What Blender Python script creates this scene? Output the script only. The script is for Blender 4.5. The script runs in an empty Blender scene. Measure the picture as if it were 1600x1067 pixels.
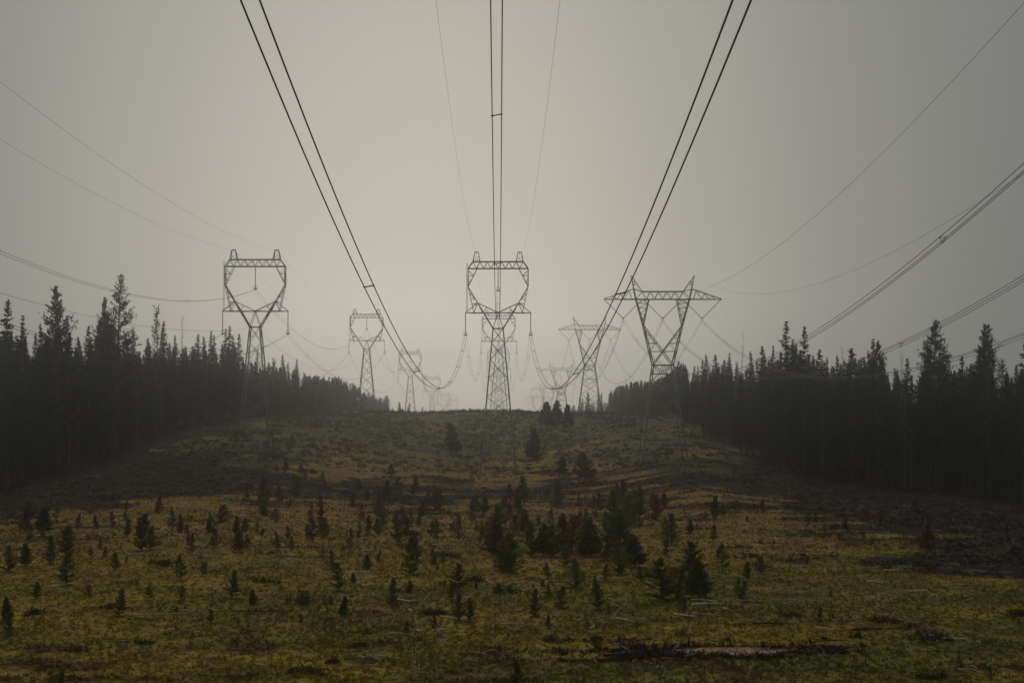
import bpy, math, random
import numpy as np
from math import radians as R
random.seed(7)
rng = np.random.default_rng(11)
sc = bpy.context.scene
COL = sc.collection

# ---------------------------------------------------------------- camera, world, sun, exposure
F = 2400.0            # focal length in pixels of the 1600 px wide photograph
XV, YH = 782.0, 620.0 # vanishing point of the corridor
cd = bpy.data.cameras.new("camera")
cam = bpy.data.objects.new("camera", cd)
COL.objects.link(cam)
cd.sensor_width = 36.0
cd.lens = F / 1600 * 36
cd.shift_x = (800 - XV) / 1600
cd.shift_y = (YH - 533.5) / 1600
cd.clip_start = 0.5
cd.clip_end = 20000
cam.location = (0, 0, 0)
cam.rotation_euler = (R(90), 0, 0)
sc.camera = cam

SUN_EL, SUN_AZ = 56.0, -8.0      # azimuth measured from +Y towards +X
w = bpy.data.worlds.new("World")
sc.world = w
w.use_nodes = True
nt = w.node_tree
for n in list(nt.nodes):
    nt.nodes.remove(n)
def N(t, kind, **kw):
    n = t.nodes.new(kind)
    for k, v in kw.items():
        setattr(n, k, v)
    return n
out = N(nt, 'ShaderNodeOutputWorld')
sky = N(nt, 'ShaderNodeTexSky', sky_type='NISHITA', sun_disc=False)
sky.sun_elevation = R(SUN_EL)
sky.sun_rotation = R(SUN_AZ)
sky.air_density = 2.0
sky.dust_density = 8.0
b1 = N(nt, 'ShaderNodeBackground')
b1.inputs['Strength'].default_value = 0.004
nt.links.new(sky.outputs[0], b1.inputs['Color'])
# the pall of smoke: brightest where the sun stands behind it, duller to the sides and behind
tc = N(nt, 'ShaderNodeTexCoord')
nrm = N(nt, 'ShaderNodeVectorMath', operation='NORMALIZE')
nt.links.new(tc.outputs['Generated'], nrm.inputs[0])
sep = N(nt, 'ShaderNodeSeparateXYZ')
nt.links.new(nrm.outputs[0], sep.inputs[0])
def glow(az, el, sx, sz):
    """elliptic gaussian of the direction around (az, el); only the half sphere ahead"""
    cx, cz = math.sin(R(az)), math.sin(R(el))
    def sq(sock, c, s):
        a = N(nt, 'ShaderNodeMath', operation='SUBTRACT'); a.inputs[1].default_value = c
        nt.links.new(sock, a.inputs[0])
        b = N(nt, 'ShaderNodeMath', operation='DIVIDE'); b.inputs[1].default_value = s
        nt.links.new(a.outputs[0], b.inputs[0])
        m = N(nt, 'ShaderNodeMath', operation='MULTIPLY')
        nt.links.new(b.outputs[0], m.inputs[0]); nt.links.new(b.outputs[0], m.inputs[1])
        return m.outputs[0]
    s = N(nt, 'ShaderNodeMath', operation='ADD')
    nt.links.new(sq(sep.outputs['X'], cx, sx), s.inputs[0]); nt.links.new(sq(sep.outputs['Z'], cz, sz), s.inputs[1])
    ng = N(nt, 'ShaderNodeMath', operation='MULTIPLY'); ng.inputs[1].default_value = -1.0
    nt.links.new(s.outputs[0], ng.inputs[0])
    e = N(nt, 'ShaderNodeMath', operation='EXPONENT')
    nt.links.new(ng.outputs[0], e.inputs[0])
    f = N(nt, 'ShaderNodeMapRange', interpolation_type='SMOOTHSTEP')
    f.inputs['From Min'].default_value = -0.2; f.inputs['From Max'].default_value = 0.6
    nt.links.new(sep.outputs['Y'], f.inputs['Value'])
    m = N(nt, 'ShaderNodeMath', operation='MULTIPLY')
    nt.links.new(e.outputs[0], m.inputs[0]); nt.links.new(f.outputs[0], m.inputs[1])
    return m.outputs[0]
SMOKE_DULL = (0.142, 0.150, 0.149)
SMOKE_GLOW = (0.578, 0.541, 0.464)
g1 = glow(-3.0, 0.0, 0.252, 0.42)
mixc = N(nt, 'ShaderNodeMix', data_type='RGBA')
mixc.inputs['A'].default_value = (*SMOKE_DULL, 1)
mixc.inputs['B'].default_value = (*SMOKE_GLOW, 1)
wn = N(nt, 'ShaderNodeTexNoise'); wn.inputs['Scale'].default_value = 3.5; wn.inputs['Detail'].default_value = 3
nt.links.new(nrm.outputs[0], wn.inputs['Vector'])
wr = N(nt, 'ShaderNodeMapRange'); wr.inputs['To Min'].default_value = 0.93; wr.inputs['To Max'].default_value = 1.05
nt.links.new(wn.outputs['Fac'], wr.inputs['Value'])
wm = N(nt, 'ShaderNodeMath', operation='MULTIPLY')
nt.links.new(g1, wm.inputs[0]); nt.links.new(wr.outputs[0], wm.inputs[1])
nt.links.new(wm.outputs[0], mixc.inputs['Factor'])
b2 = N(nt, 'ShaderNodeBackground')
b2.inputs['Strength'].default_value = 1.0
nt.links.new(mixc.outputs['Result'], b2.inputs['Color'])
g2 = glow(-2.0, 0.0, 0.20, 0.07)       # thicker, brighter smoke low down where the sun stands
b3 = N(nt, 'ShaderNodeBackground'); b3.inputs['Color'].default_value = (0.26, 0.235, 0.195, 1)
nt.links.new(g2, b3.inputs['Strength'])
add0 = N(nt, 'ShaderNodeAddShader')
nt.links.new(b2.outputs[0], add0.inputs[0]); nt.links.new(b3.outputs[0], add0.inputs[1])
add = N(nt, 'ShaderNodeAddShader')
nt.links.new(b1.outputs[0], add.inputs[0]); nt.links.new(add0.outputs[0], add.inputs[1])
nt.links.new(add.outputs[0], out.inputs['Surface'])

sd = bpy.data.lights.new("sun", 'SUN')
sd.energy = 1.5
sd.angle = R(20)
sd.color = (1.0, 0.86, 0.68)
sun = bpy.data.objects.new("sun", sd)
COL.objects.link(sun)
sun.rotation_euler = (R(90 - SUN_EL), 0, R(180 - SUN_AZ))   # shines from ahead of the camera
sun.location = (0, 0, 100)

sc.view_settings.view_transform = 'Standard'
sc.view_settings.look = 'None'
sc.view_settings.gamma = 1
sc.view_settings.exposure = 0.0
sc.render.engine = 'CYCLES'
cy = sc.cycles
cy.use_denoising = True
cy.max_bounces = 5
cy.diffuse_bounces = 2
cy.glossy_bounces = 1
cy.volume_bounces = 2
cy.transparent_max_bounces = 4
cy.use_adaptive_sampling = False

# ---------------------------------------------------------------- helpers
def tag(o, label=None, cat=None, group=None, kind=None):
    if label: o['label'] = label
    if cat: o['category'] = cat
    if group: o['group'] = group
    if kind: o['kind'] = kind
    return o

def mesh_np(name, V, Fc, mats, cols=None, smooth=False):
    V = np.asarray(V, dtype=np.float32).reshape(-1, 3)
    Fc = np.asarray(Fc, dtype=np.int32)
    k = Fc.shape[1]
    me = bpy.data.meshes.new(name)
    me.vertices.add(len(V)); me.vertices.foreach_set('co', V.ravel())
    me.loops.add(Fc.size); me.loops.foreach_set('vertex_index', Fc.ravel())
    me.polygons.add(len(Fc))
    me.polygons.foreach_set('loop_start', np.arange(len(Fc), dtype=np.int32) * k)
    if cols is not None:
        a = me.color_attributes.new('Col', 'FLOAT_COLOR', 'POINT')
        c4 = np.ones((len(V), 4), dtype=np.float32); c4[:, :3] = cols
        a.data.foreach_set('color', c4.ravel())
    if smooth:
        me.polygons.foreach_set('use_smooth', np.ones(len(Fc), dtype=bool))
    me.materials.append(mats)
    me.update(calc_edges=True)
    return me

def link(name, me, parent=None, loc=None):
    o = bpy.data.objects.new(name, me)
    COL.objects.link(o)
    if parent is not None: o.parent = parent
    if loc is not None: o.location = loc
    return o

def empty(name, loc):
    o = bpy.data.objects.new(name, None)
    o.empty_display_size = 0.5
    COL.objects.link(o); o.location = loc
    return o

def copy_tree(o, parent=None):
    c = o.copy(); COL.objects.link(c)
    if parent is not None: c.parent = parent
    for ch in list(o.children):
        copy_tree(ch, c)
    return c

def fbm(x, y, scale, octaves=4, seed=0):
    """value noise in 0..1"""
    x = np.asarray(x, float) / scale; y = np.asarray(y, float) / scale
    tot = 0; amp = 1; s = 0
    for o in range(octaves):
        xi = np.floor(x); yi = np.floor(y)
        fx = x - xi; fy = y - yi
        fx = fx * fx * (3 - 2 * fx); fy = fy * fy * (3 - 2 * fy)
        def h(a, b):
            v = np.sin(a * 127.1 + b * 311.7 + (seed + o) * 74.7) * 43758.5453
            return v - np.floor(v)
        v = (h(xi, yi) * (1 - fx) + h(xi + 1, yi) * fx) * (1 - fy) + (h(xi, yi + 1) * (1 - fx) + h(xi + 1, yi + 1) * fx) * fy
        tot = tot + v * amp; s += amp; amp *= 0.5
        x = x * 2.03 + 13.1; y = y * 2.03 + 7.7
    return tot / s

def ss(x, a, b):
    t = np.clip((np.asarray(x, float) - a) / (b - a), 0, 1)
    return t * t * (3 - 2 * t)

# ---------------------------------------------------------------- materials
def mat_base(name):
    m = bpy.data.materials.new(name); m.use_nodes = True
    t = m.node_tree
    return m, t, t.nodes['Principled BSDF']

def mat_plain(name, col, rough=0.7, metal=0.0, var=0.25, scale=3.0):
    m, t, p = mat_base(name)
    tcn = N(t, 'ShaderNodeTexCoord')
    nz = N(t, 'ShaderNodeTexNoise'); nz.inputs['Scale'].default_value = scale; nz.inputs['Detail'].default_value = 4
    t.links.new(tcn.outputs['Object'], nz.inputs['Vector'])
    mx = N(t, 'ShaderNodeMix', data_type='RGBA')
    mx.inputs['A'].default_value = (*[c * (1 - var) for c in col], 1)
    mx.inputs['B'].default_value = (*[min(1, c * (1 + var)) for c in col], 1)
    t.links.new(nz.outputs['Fac'], mx.inputs['Factor'])
    t.links.new(mx.outputs['Result'], p.inputs['Base Color'])
    p.inputs['Roughness'].default_value = rough
    p.inputs['Metallic'].default_value = metal
    return m

def mat_attr(name, rough=0.85, obj_var=0.3, noise_var=0.0, nscale=1.0, bump=0.0, spec=0.2, trans=0.0):
    """base colour from the mesh's own colour attribute, varied by object and by noise"""
    m, t, p = mat_base(name)
    at = N(t, 'ShaderNodeAttribute', attribute_name='Col')
    col = at.outputs['Color']
    if obj_var:
        oi = N(t, 'ShaderNodeObjectInfo')
        mr = N(t, 'ShaderNodeMapRange')
        mr.inputs['To Min'].default_value = 1 - obj_var; mr.inputs['To Max'].default_value = 1 + obj_var
        t.links.new(oi.outputs['Random'], mr.inputs['Value'])
        vm = N(t, 'ShaderNodeVectorMath', operation='SCALE')
        t.links.new(col, vm.inputs[0]); t.links.new(mr.outputs[0], vm.inputs['Scale'])
        col = vm.outputs[0]
    if noise_var:
        tcn = N(t, 'ShaderNodeTexCoord')
        for sc_, dv in ((nscale, noise_var), (nscale * 6.3, noise_var * 0.8), (nscale * 0.13, noise_var * 0.5)):
            nz = N(t, 'ShaderNodeTexNoise'); nz.inputs['Scale'].default_value = sc_
            nz.inputs['Detail'].default_value = 5; nz.inputs['Roughness'].default_value = 0.65
            t.links.new(tcn.outputs['Object'], nz.inputs['Vector'])
            mr = N(t, 'ShaderNodeMapRange')
            mr.inputs['From Min'].default_value = 0.3; mr.inputs['From Max'].default_value = 0.7
            mr.inputs['To Min'].default_value = 1 - dv; mr.inputs['To Max'].default_value = 1 + dv
            t.links.new(nz.outputs['Fac'], mr.inputs['Value'])
            vm = N(t, 'ShaderNodeVectorMath', operation='SCALE')
            t.links.new(col, vm.inputs[0]); t.links.new(mr.outputs[0], vm.inputs['Scale'])
            col = vm.outputs[0]
        if bump:
            bp = N(t, 'ShaderNodeBump'); bp.inputs['Strength'].default_value = bump; bp.inputs['Distance'].default_value = 0.3
            t.links.new(nz.outputs['Fac'], bp.inputs['Height'])
            nz2 = N(t, 'ShaderNodeTexNoise'); nz2.inputs['Scale'].default_value = nscale * 2; nz2.inputs['Detail'].default_value = 6
            t.links.new(tcn.outputs['Object'], nz2.inputs['Vector'])
            t.links.new(nz2.outputs['Fac'], bp.inputs['Height'])
            t.links.new(bp.outputs[0], p.inputs['Normal'])
    t.links.new(col, p.inputs['Base Color'])
    p.inputs['Roughness'].default_value = rough
    p.inputs['Specular IOR Level'].default_value = spec
    if trans:
        tb = N(t, 'ShaderNodeBsdfTranslucent')
        t.links.new(col, tb.inputs['Color'])
        ms = N(t, 'ShaderNodeMixShader'); ms.inputs[0].default_value = trans
        t.links.new(p.outputs[0], ms.inputs[1]); t.links.new(tb.outputs[0], ms.inputs[2])
        t.links.new(ms.outputs[0], t.nodes['Material Output'].inputs['Surface'])
    return m

M_GROUND = mat_attr('ground', 0.95, 0, 0.38, 1.1, 0.8, 0.05)
M_GRASS = mat_attr('grass', 0.9, 0, 0, spec=0.05, trans=0.5)
M_LEAF = mat_attr('needles', 0.85, 0.35, spec=0.08)
M_YOUNG = mat_attr('young_needles', 0.85, 0.35, spec=0.08, trans=0.45)
M_BARK = mat_plain('bark', (0.060, 0.050, 0.043), 0.9, 0, 0.4, 2.0)
M_CHAR = mat_plain('charred_bark', (0.014, 0.013, 0.013), 0.85, 0, 0.4, 2.0)
M_SNAG = mat_plain('dead_wood', (0.11, 0.105, 0.10), 0.9, 0, 0.3, 2.0)
M_STEEL = mat_plain('galvanised_steel', (0.19, 0.195, 0.19), 0.65, 0.3, 0.2, 1.5)
M_WIRE = mat_plain('conductor_aluminium', (0.012, 0.012, 0.012), 0.8, 0.0, 0.2, 1.0)
M_WIRE3 = mat_plain('weathered_aluminium', (0.05, 0.05, 0.05), 0.5, 0.2, 0.2, 1.0)
M_INS = mat_plain('insulator_glass', (0.05, 0.06, 0.06), 0.35, 0.0, 0.2, 4.0)
M_LOG = mat_plain('bleached_wood', (0.50, 0.46, 0.40), 0.85, 0, 0.35, 2.5)
M_LOGG = mat_plain('grey_dead_wood', (0.30, 0.275, 0.245), 0.9, 0, 0.4, 2.5)
M_WHITE = mat_plain('white_paint', (0.75, 0.76, 0.76), 0.5, 0, 0.05, 4.0)

# ---------------------------------------------------------------- terrain
BX = [-400, -150, -100, -56, -25, 0, 18, 37, 52, 66, 85, 110, 400]
BD = [240, 245, 250, 215, 290, 325, 290, 203, 240, 285, 320, 330, 330]
FARY = [520, 600, 665, 959, 1263, 1526, 1800, 2400]
FARZ = [-6.0, -7.2, -8.6, -17.0, -29.0, -42.0, -50, -56]
def zg(X, Y):
    X = np.asarray(X, float); Y = np.asarray(Y, float)
    bd = np.interp(X, BX, BD)
    t = np.clip((Y - bd) / (525 - bd), 0, 1)
    s = t * t * (3 - 2 * t)
    z = -19.6 + 13.6 * s
    z = np.where(Y > 520, np.interp(Y, FARY, FARZ), z)
    z = z + 0.8 * np.exp(-((X + 6) / 24.0) ** 2 - ((Y - 515) / 60.0) ** 2) + 0.9 * np.exp(-((X + 48) / 12.0) ** 2 - ((Y - 505) / 50.0) ** 2)
    near = np.where(Y < 0, -1.75 + 0.0 * Y, -1.75 - 0.215 * Y)
    z = np.where(Y < 110, np.maximum(z, near), z)
    inside = ss(Y, 85, 110)
    n = (fbm(X, Y, 34, 3, 5) - 0.5) * 1.5 + (fbm(X, Y, 7, 3, 9) - 0.5) * 0.8 + (fbm(X, Y, 1.7, 2, 3) - 0.5) * 0.22
    fl = 0.45 + 0.55 * ss(Y, 300, 420)
    return z + n * inside * fl

def at(px, py, Y):
    """point at depth Y seen at pixel (px, py) of the photograph"""
    return ((px - XV) * Y / F, Y, (YH - py) * Y / F)

def ground_at(px, py):
    """first ground point on the ray through a photograph pixel"""
    a = (px - XV) / F; b = (YH - py) / F
    Ys = np.arange(96, 640, 0.25)
    d = zg(a * Ys, Ys) - b * Ys
    i = np.argmax(d > 0)
    Y = Ys[i]
    return a * Y, Y

STRAW = np.array([0.156, 0.106, 0.036]); OLIVE = np.array([0.146, 0.114, 0.016]); GREEN = np.array([0.074, 0.080, 0.013])
BURNT = np.array([0.0050, 0.0048, 0.0048]); RUST = np.array([0.110, 0.056, 0.026]); ASH = np.array([0.20, 0.185, 0.17])
BRUSH = np.array([0.062, 0.064, 0.040]); ORANGE = np.array([0.27, 0.130, 0.070]); PALE = np.array([0.21, 0.165, 0.125]); DIRT = np.array([0.050, 0.030, 0.013])

def burn(X, Y):
    """0..1 how burnt the ground is"""
    X = np.asarray(X, float); Y = np.asarray(Y, float)
    wob = (fbm(X, Y * 1.0, 26, 4, 21) - 0.5)
    fine = (fbm(X, Y * 0.55, 6, 4, 25) - 0.5)
    # the black band across the foot of the slope, widening under both woods
    c = 308 + 0 * X
    half = 42 + 0 * X
    half = np.where(X < -30, 34 + (-30 - X) * 0.35, half)
    half = np.where(X > 35, 34 + (X - 35) * 0.45, half)
    centre_gap = np.exp(-((X - 24) / 13) ** 2)
    shred = (fbm(X * 0.45, Y * 1.6, 7.0, 4, 27) - 0.5)
    band = 1 - np.abs(Y - c) / half + wob * 1.6 + fine * 2.0 + shred * 3.4 - 0.12 - centre_gap * 0.35
    # right-hand burn runs towards the camera along the wood
    rx = np.interp(Y, [120, 150, 170, 190, 215, 240, 270, 300, 330, 360, 400, 500], [62, 50, 44, 41, 46, 41, 34, 27, 32, 50, 60, 62])
    right = (X - rx) / 12 + wob * 2.4 + fine * 3.2 + shred * 3.4 - 0.15
    right = np.where(Y > 395, -1, right)
    lx = np.interp(Y, [120, 200, 255, 280, 320, 350, 400, 520], [-150, -98, -70, -46, -38, -54, -80, -72])
    left = (lx - X) / 12 + wob * 2.2 + fine * 2.8 + shred * 3.2 + 0.25
    left = np.where(Y < 215, -1, left)
    streak = (fbm(X * 0.5, Y * 1.3, 5.0, 4, 61) - 0.68) * 9 * ss(Y, 150, 215) * (1 - ss(Y, 330, 380))
    return np.clip(np.maximum.reduce([band * 1.6, right, left, streak]), 0, 1)

def gcol(X, Y):
    X = np.asarray(X, float); Y = np.asarray(Y, float)
    hs = 345 - 62 * ss(X, 22, 38) - 70 * ss(-X, 40, 62)
    n1 = fbm(X * 0.8, Y * 1.2, 15, 4, 31); n2 = fbm(X, Y, 4.5, 4, 37); n3 = fbm(X, Y, 1.6, 3, 43); n4 = fbm(X, Y * 1.2, 9, 4, 71)
    def mixc(a, b, t):
        t = np.clip(t, 0, 1)[..., None]
        return a * (1 - t) + b * t
    base = mixc(np.broadcast_to(OLIVE, X.shape + (3,)), GREEN, (n1 - 0.44 + 0.10 * ss(X, 14, 40)) * 4 * (1 - ss(Y, 190, 300) * 0.7))
    straw_amt = ss(Y, 165, 260) * 0.80 + 0.06 - 0.75 * ss((Y - hs) / 60.0, 0, 1) + (n4 - 0.5) * 1.7 + (n2 - 0.5) * 1.0
    base = mixc(base, STRAW, straw_amt)
    base = mixc(base, RUST, ((n2 + n4) * 0.5 - 0.55) * 5 * ss(Y, 150, 230) * (1 - ss(Y, 320, 380)))
    base = mixc(base, DIRT, (fbm(X, Y * 1.3, 5, 4, 81) - 0.60 + 0.10 * (1 - ss(Y, 104, 116))) * 9 * (1 - ss(Y, 118, 150)))
    hs = 345 - 62 * ss(X, 22, 38) - 70 * ss(-X, 40, 62)
    hill = ss((Y - hs) / 50.0, 0, 1) * (1 - ss(Y, 2000, 2400))
    base = mixc(base, BRUSH, hill * ((n4 - 0.42) * 4.5 + 0.55))
    base = base * (1 - hill * 0.28 * ss(fbm(X, Y * 0.6, 22, 3, 171), 0.42, 0.62))[..., None]
    base = base * (0.60 + 0.76 * n3)[..., None] * (0.58 + 0.76 * n2)[..., None]
    b = burn(X, Y) * (0.80 + 0.35 * ss(n2, 0.35, 0.5))
    bc = mixc(np.broadcast_to(BURNT, X.shape + (3,)), ASH, (fbm(X * 0.8, Y * 2.0, 1.5, 2, 51) - 0.76) * 5)
    bc = mixc(bc, np.array([0.022, 0.017, 0.012]), (fbm(X, Y * 1.4, 3.2, 3, 53) - 0.5) * 3)
    base = mixc(base, bc, b * 1.25)
    # the burnt-out pile: black rim, pale ash, orange baked earth
    u = (X - 16.5) / 10.5; v = (Y - 118.3) / 3.6
    r = np.sqrt(u * u + v * v) + (fbm(X, Y, 3.2, 4, 91) - 0.5) * 1.1
    base = mixc(base, BURNT * 0.8, (1.0 - r) * 5)
    u = (X - 18.0) / 5.2; v = (Y - 118.6) / 2.1
    r = np.sqrt(u * u + v * v) + (fbm(X, Y * 1.5, 1.4, 4, 95) - 0.5) * 1.3
    base = mixc(base, PALE, (0.95 - r) * 4)
    u = (X - 17.2) / 2.9; v = (Y - 119.6) / 1.0
    r = np.sqrt(u * u + v * v) + (fbm(X, Y * 1.5, 1.2, 4, 99) - 0.5) * 1.0
    base = mixc(base, ORANGE, (0.9 - r) * 4)
    for (cx_, cy_, rx_, ry_) in ((31.5, 128.6, 3.6, 1.0), (7.2, 115.5, 4.2, 1.0), (24.0, 146.0, 2.2, .9), (8, 168, 3.5, .8), (-22.5, 140.3, 4.6, .9)):
        u = (X - cx_) / rx_; v = (Y - cy_) / ry_
        r = np.sqrt(u * u + v * v) + (fbm(X, Y, 1.8, 4, 101) - 0.5) * 1.4
        base = mixc(base, BURNT, (0.9 - r) * 4)
    return np.clip(base, 0.002, 1)

def axis(*segs):
    a = []
    for lo, hi, st in segs:
        a.append(np.arange(lo, hi, st))
    return np.concatenate(a + [np.array([segs[-1][1]])])
gx = axis((-1500, -400, 110), (-400, -160, 16), (-160, -120, 4), (-120, 120, 0.62), (120, 160, 4), (160, 400, 16), (400, 1500, 110))
gy = axis((-120, 90, 5), (90, 200, 0.55), (200, 420, 0.8), (420, 560, 1.3), (560, 1000, 8), (1000, 2300, 50))
GX, GY = np.meshgrid(gx, gy)
GZ = zg(GX, GY)
nx, ny = len(gx), len(gy)
idx = np.arange(nx * ny).reshape(ny, nx)
quads = np.stack([idx[:-1, :-1], idx[:-1, 1:], idx[1:, 1:], idx[1:, :-1]], -1).reshape(-1, 4)
me = mesh_np('ground', np.stack([GX, GY, GZ], -1), quads, M_GROUND, gcol(GX, GY).reshape(-1, 3), True)
ground = link('ground', me)
tag(ground, kind='structure')

# ---------------------------------------------------------------- leaf clusters
def leaf_tris(C, U, a, b, r):
    """one triangle per centre C, long axis along U (jittered)"""
    n = len(C)
    U = U + r.normal(0, 0.45, (n, 3)); U /= np.linalg.norm(U, axis=1)[:, None] + 1e-9
    W = r.normal(0, 1, (n, 3)); V = np.cross(U, W); V /= np.linalg.norm(V, axis=1)[:, None] + 1e-9
    a = np.asarray(a).reshape(-1, 1); b = np.asarray(b).reshape(-1, 1)
    P = np.stack([C + U * a, C - U * a * 0.6 + V * b, C - U * a * 0.6 - V * b], 1)
    return P.reshape(-1, 3), np.arange(n * 3).reshape(n, 3)

def tube(pts, rad, sides=5, close=True):
    pts = np.asarray(pts, float); n = len(pts)
    rad = np.broadcast_to(np.asarray(rad, float), (n,))
    T = np.gradient(pts, axis=0); T /= np.linalg.norm(T, axis=1)[:, None] + 1e-12
    ref = np.where(np.abs(T[:, 2:3]) > 0.9, np.array([[0, 1, 0.0]]), np.array([[0, 0, 1.0]]))
    A = np.cross(T, ref); A /= np.linalg.norm(A, axis=1)[:, None] + 1e-12
    B = np.cross(T, A)
    ang = np.arange(sides) * 2 * math.pi / sides
    V = pts[:, None, :] + rad[:, None, None] * (A[:, None, :] * np.cos(ang)[None, :, None] + B[:, None, :] * np.sin(ang)[None, :, None])
    i = np.arange(n * sides).reshape(n, sides)
    q = np.stack([i[:-1], np.roll(i[:-1], -1, 1), np.roll(i[1:], -1, 1), i[1:]], -1).reshape(-1, 4)
    return V.reshape(-1, 3), q

class Geo:
    """collects quads"""
    def __init__(s): s.V = []; s.F = []; s.n = 0
    def add(s, V, Fq):
        s.V.append(V); s.F.append(Fq + s.n); s.n += len(V)
    def tube(s, pts, rad, sides=5):
        V, q = tube(pts, rad, sides); s.add(V, q)
    def bar(s, p, q, t=0.1):
        p = np.array(p, float); q = np.array(q, float)
        if np.linalg.norm(q - p) < 1e-6: return
        V, f = tube([p, q], t * 0.707, 4)
        V2 = np.array([0, 3, 2, 1]), np.array([4, 5, 6, 7])
        s.add(V, np.concatenate([f, np.array([V2[0], V2[1]])]))
    def mesh(s, name, mat, smooth=False):
        return mesh_np(name, np.concatenate(s.V), np.concatenate(s.F), mat, None, smooth)

def branchy(h, seed, kind):
    """returns (trunk mesh, crown mesh) of a conifer of height h (unit model is real metres)"""
    r = np.random.default_rng(seed)
    g = Geo()
    lean = r.normal(0, 0.008, 2)
    zs = np.linspace(-0.4, h, 12)
    base_r = h * 0.011 + 0.03
    tx = lean[0] * zs + 0.006 * h * np.sin(zs / h * 5 + seed); ty = lean[1] * zs
    rad = np.maximum(base_r * (1 - zs / h) ** 0.8, 0.02 if h > 8 else 0.008)
    rad[-1] = 0.015 if h > 8 else 0.006
    g.tube(np.stack([tx, ty, zs], 1), rad, 7)
    C = []; U = []; A = []; B = []; K = []
    P = dict(fir=(0.16, 0.130, 0.7, 1.0), pine=(0.22, 0.19, 1.25, 1.0), narrow=(0.12, 0.088, 0.6, 1.0), loose=(0.22, 0.19, 1.3, 0.8), thin=(0.30, 0.085, 1.0, 0.4), snag=(0.2, 0.08, 1.0, 0.0),
             mid=(0.03, 0.30, 0.0, 1.6),
             sapling=(0.04, 0.27, 0.0, 1.0), bushy=(0.0, 0.36, 0.0, 1.0), sparse=(0.08, 0.24, 0.0, 0.6))[kind]
    b0, wid, sp, dens = P
    young = kind in ('sapling', 'bushy', 'sparse', 'mid')
    nwh = {'mid': 21, 'sapling': 11, 'bushy': 10, 'sparse': 9}.get(kind, int(h / 0.5))
    for i in range(nwh):
        t = b0 + (1 - b0) * ((i + 0.2 + r.random() * 0.6) / nwh)
        z = t * h
        cx = np.interp(z, zs, tx); cyy = np.interp(z, zs, ty)
        u = (t - b0) / (1 - b0)
        prof = (1 - u) ** (0.8 if kind == 'fir' else 0.72 if kind == 'narrow' else 0.6 if not young else 0.8)
        if kind in ('pine', 'loose'): prof = (1 - u) ** 0.85 * (0.6 + 0.4 * min(1, u * 5 + 0.35))
        if kind in ('bushy',): prof = max(0.12, (1 - u) ** 0.62) * (0.7 + 0.3 * min(1, u * 4))
        if kind in ('thin', 'snag'): prof = 0.35 + 0.65 * (1 - u)
        L0 = wid * h * prof + ((0.12 if kind in ('fir', 'narrow') else 0.25) if not young else 0.05 * h)
        nb = int(r.integers(5, 8)) if not young else int(r.integers(5, 8))
        if kind == 'snag': nb = int(r.integers(1, 4))
        if kind in ('loose',): nb = int(r.integers(3, 6))
        for j in range(nb):
            az = r.random() * 2 * math.pi
            L = L0 * (0.55 + 0.6 * r.random())
            if kind in ('pine', 'loose') and r.random() < 0.12: L *= 1.35
            if young: el = 0.12 + 0.45 * r.random() + 0.7 * u * u
            elif kind in ('pine', 'loose', 'thin', 'snag'): el = 0.15 + 0.3 * r.random() + 0.5 * u ** 3
            else: el = -0.28 + 0.25 * r.random() + 0.75 * u ** 3
            d = np.array([math.cos(az) * math.cos(el), math.sin(az) * math.cos(el), math.sin(el)])
            p0 = np.array([cx, cyy, z])
            ns = 4
            q = np.linspace(0, 1, ns)[:, None]
            curve = 0.16 * L * (q ** 2) * np.array([0, 0, 1.0])
            pts = p0 + d * L * q + curve
            br = (0.012 * L + 0.012) if not young else 0.008
            if kind in ('thin', 'snag', 'loose'): br *= 1.25
            g.tube(pts, np.linspace(br, br * 0.35, ns), 3)
            if dens == 0: 
                continue
            if kind == 'thin' and r.random() < 0.45: continue
            if young: m = int(L / (h * 0.013) * dens) + 6
            else: m = int(L * (11 if kind in ('fir', 'narrow') else 9) * dens) + 3
            inner = 0.12 if kind in ('fir', 'narrow', 'sapling', 'bushy') else 0.42
            qq = inner + (1.06 - inner) * r.random(m) ** 0.75
            c = p0 + d * L * qq[:, None] + (0.16 * L * qq ** 2)[:, None] * np.array([0, 0, 1.0])
            sg = (0.085 * L + 0.06) if not young else 0.022 * h
            c = c + r.normal(0, 1, (m, 3)) * sg * np.array([1, 1, 0.55])
            C.append(c); U.append(np.repeat(d[None], m, 0) + (np.array([0, 0, 0.5]) if young or kind in ('pine', 'loose') else np.array([0, 0, -0.25])))
            if young:
                A.append(h * 0.048 * (0.7 + 0.6 * r.random(m))); B.append(h * 0.017 * (0.7 + 0.6 * r.random(m)))
            else:
                A.append(0.30 * (0.7 + 0.7 * r.random(m)) * (1 - 0.3 * u)); B.append(0.12 * (0.7 + 0.7 * r.random(m)) * (1 - 0.35 * u))
            K.append(np.stack([np.full(m, u), qq, np.full(m, r.random())], 1))
    if dens > 0:   # leader
        m = 26 if not young else 18
        tt = r.random(m)
        c = np.stack([np.interp(h * (1 - 0.07 * tt), zs, tx), np.interp(h * (1 - 0.07 * tt), zs, ty), h * (1 - 0.07 * tt)], 1)
        c += r.normal(0, 1, (m, 3)) * (0.10 if not young else 0.01 * h) * tt[:, None]
        C.append(c); U.append(np.tile([[0, 0, 2.0]], (m, 1)))
        A.append(np.full(m, 0.26 if not young else 0.035 * h)); B.append(np.full(m, 0.06 if not young else 0.009 * h)); K.append(np.stack([np.ones(m), tt, np.full(m, .5)], 1))
    crown = None
    if C:
        C = np.concatenate(C); U = np.concatenate(U); A = np.concatenate(A); B = np.concatenate(B); K = np.concatenate(K)
        crown = (C, U, A, B, K)
    return g, crown, r

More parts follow.
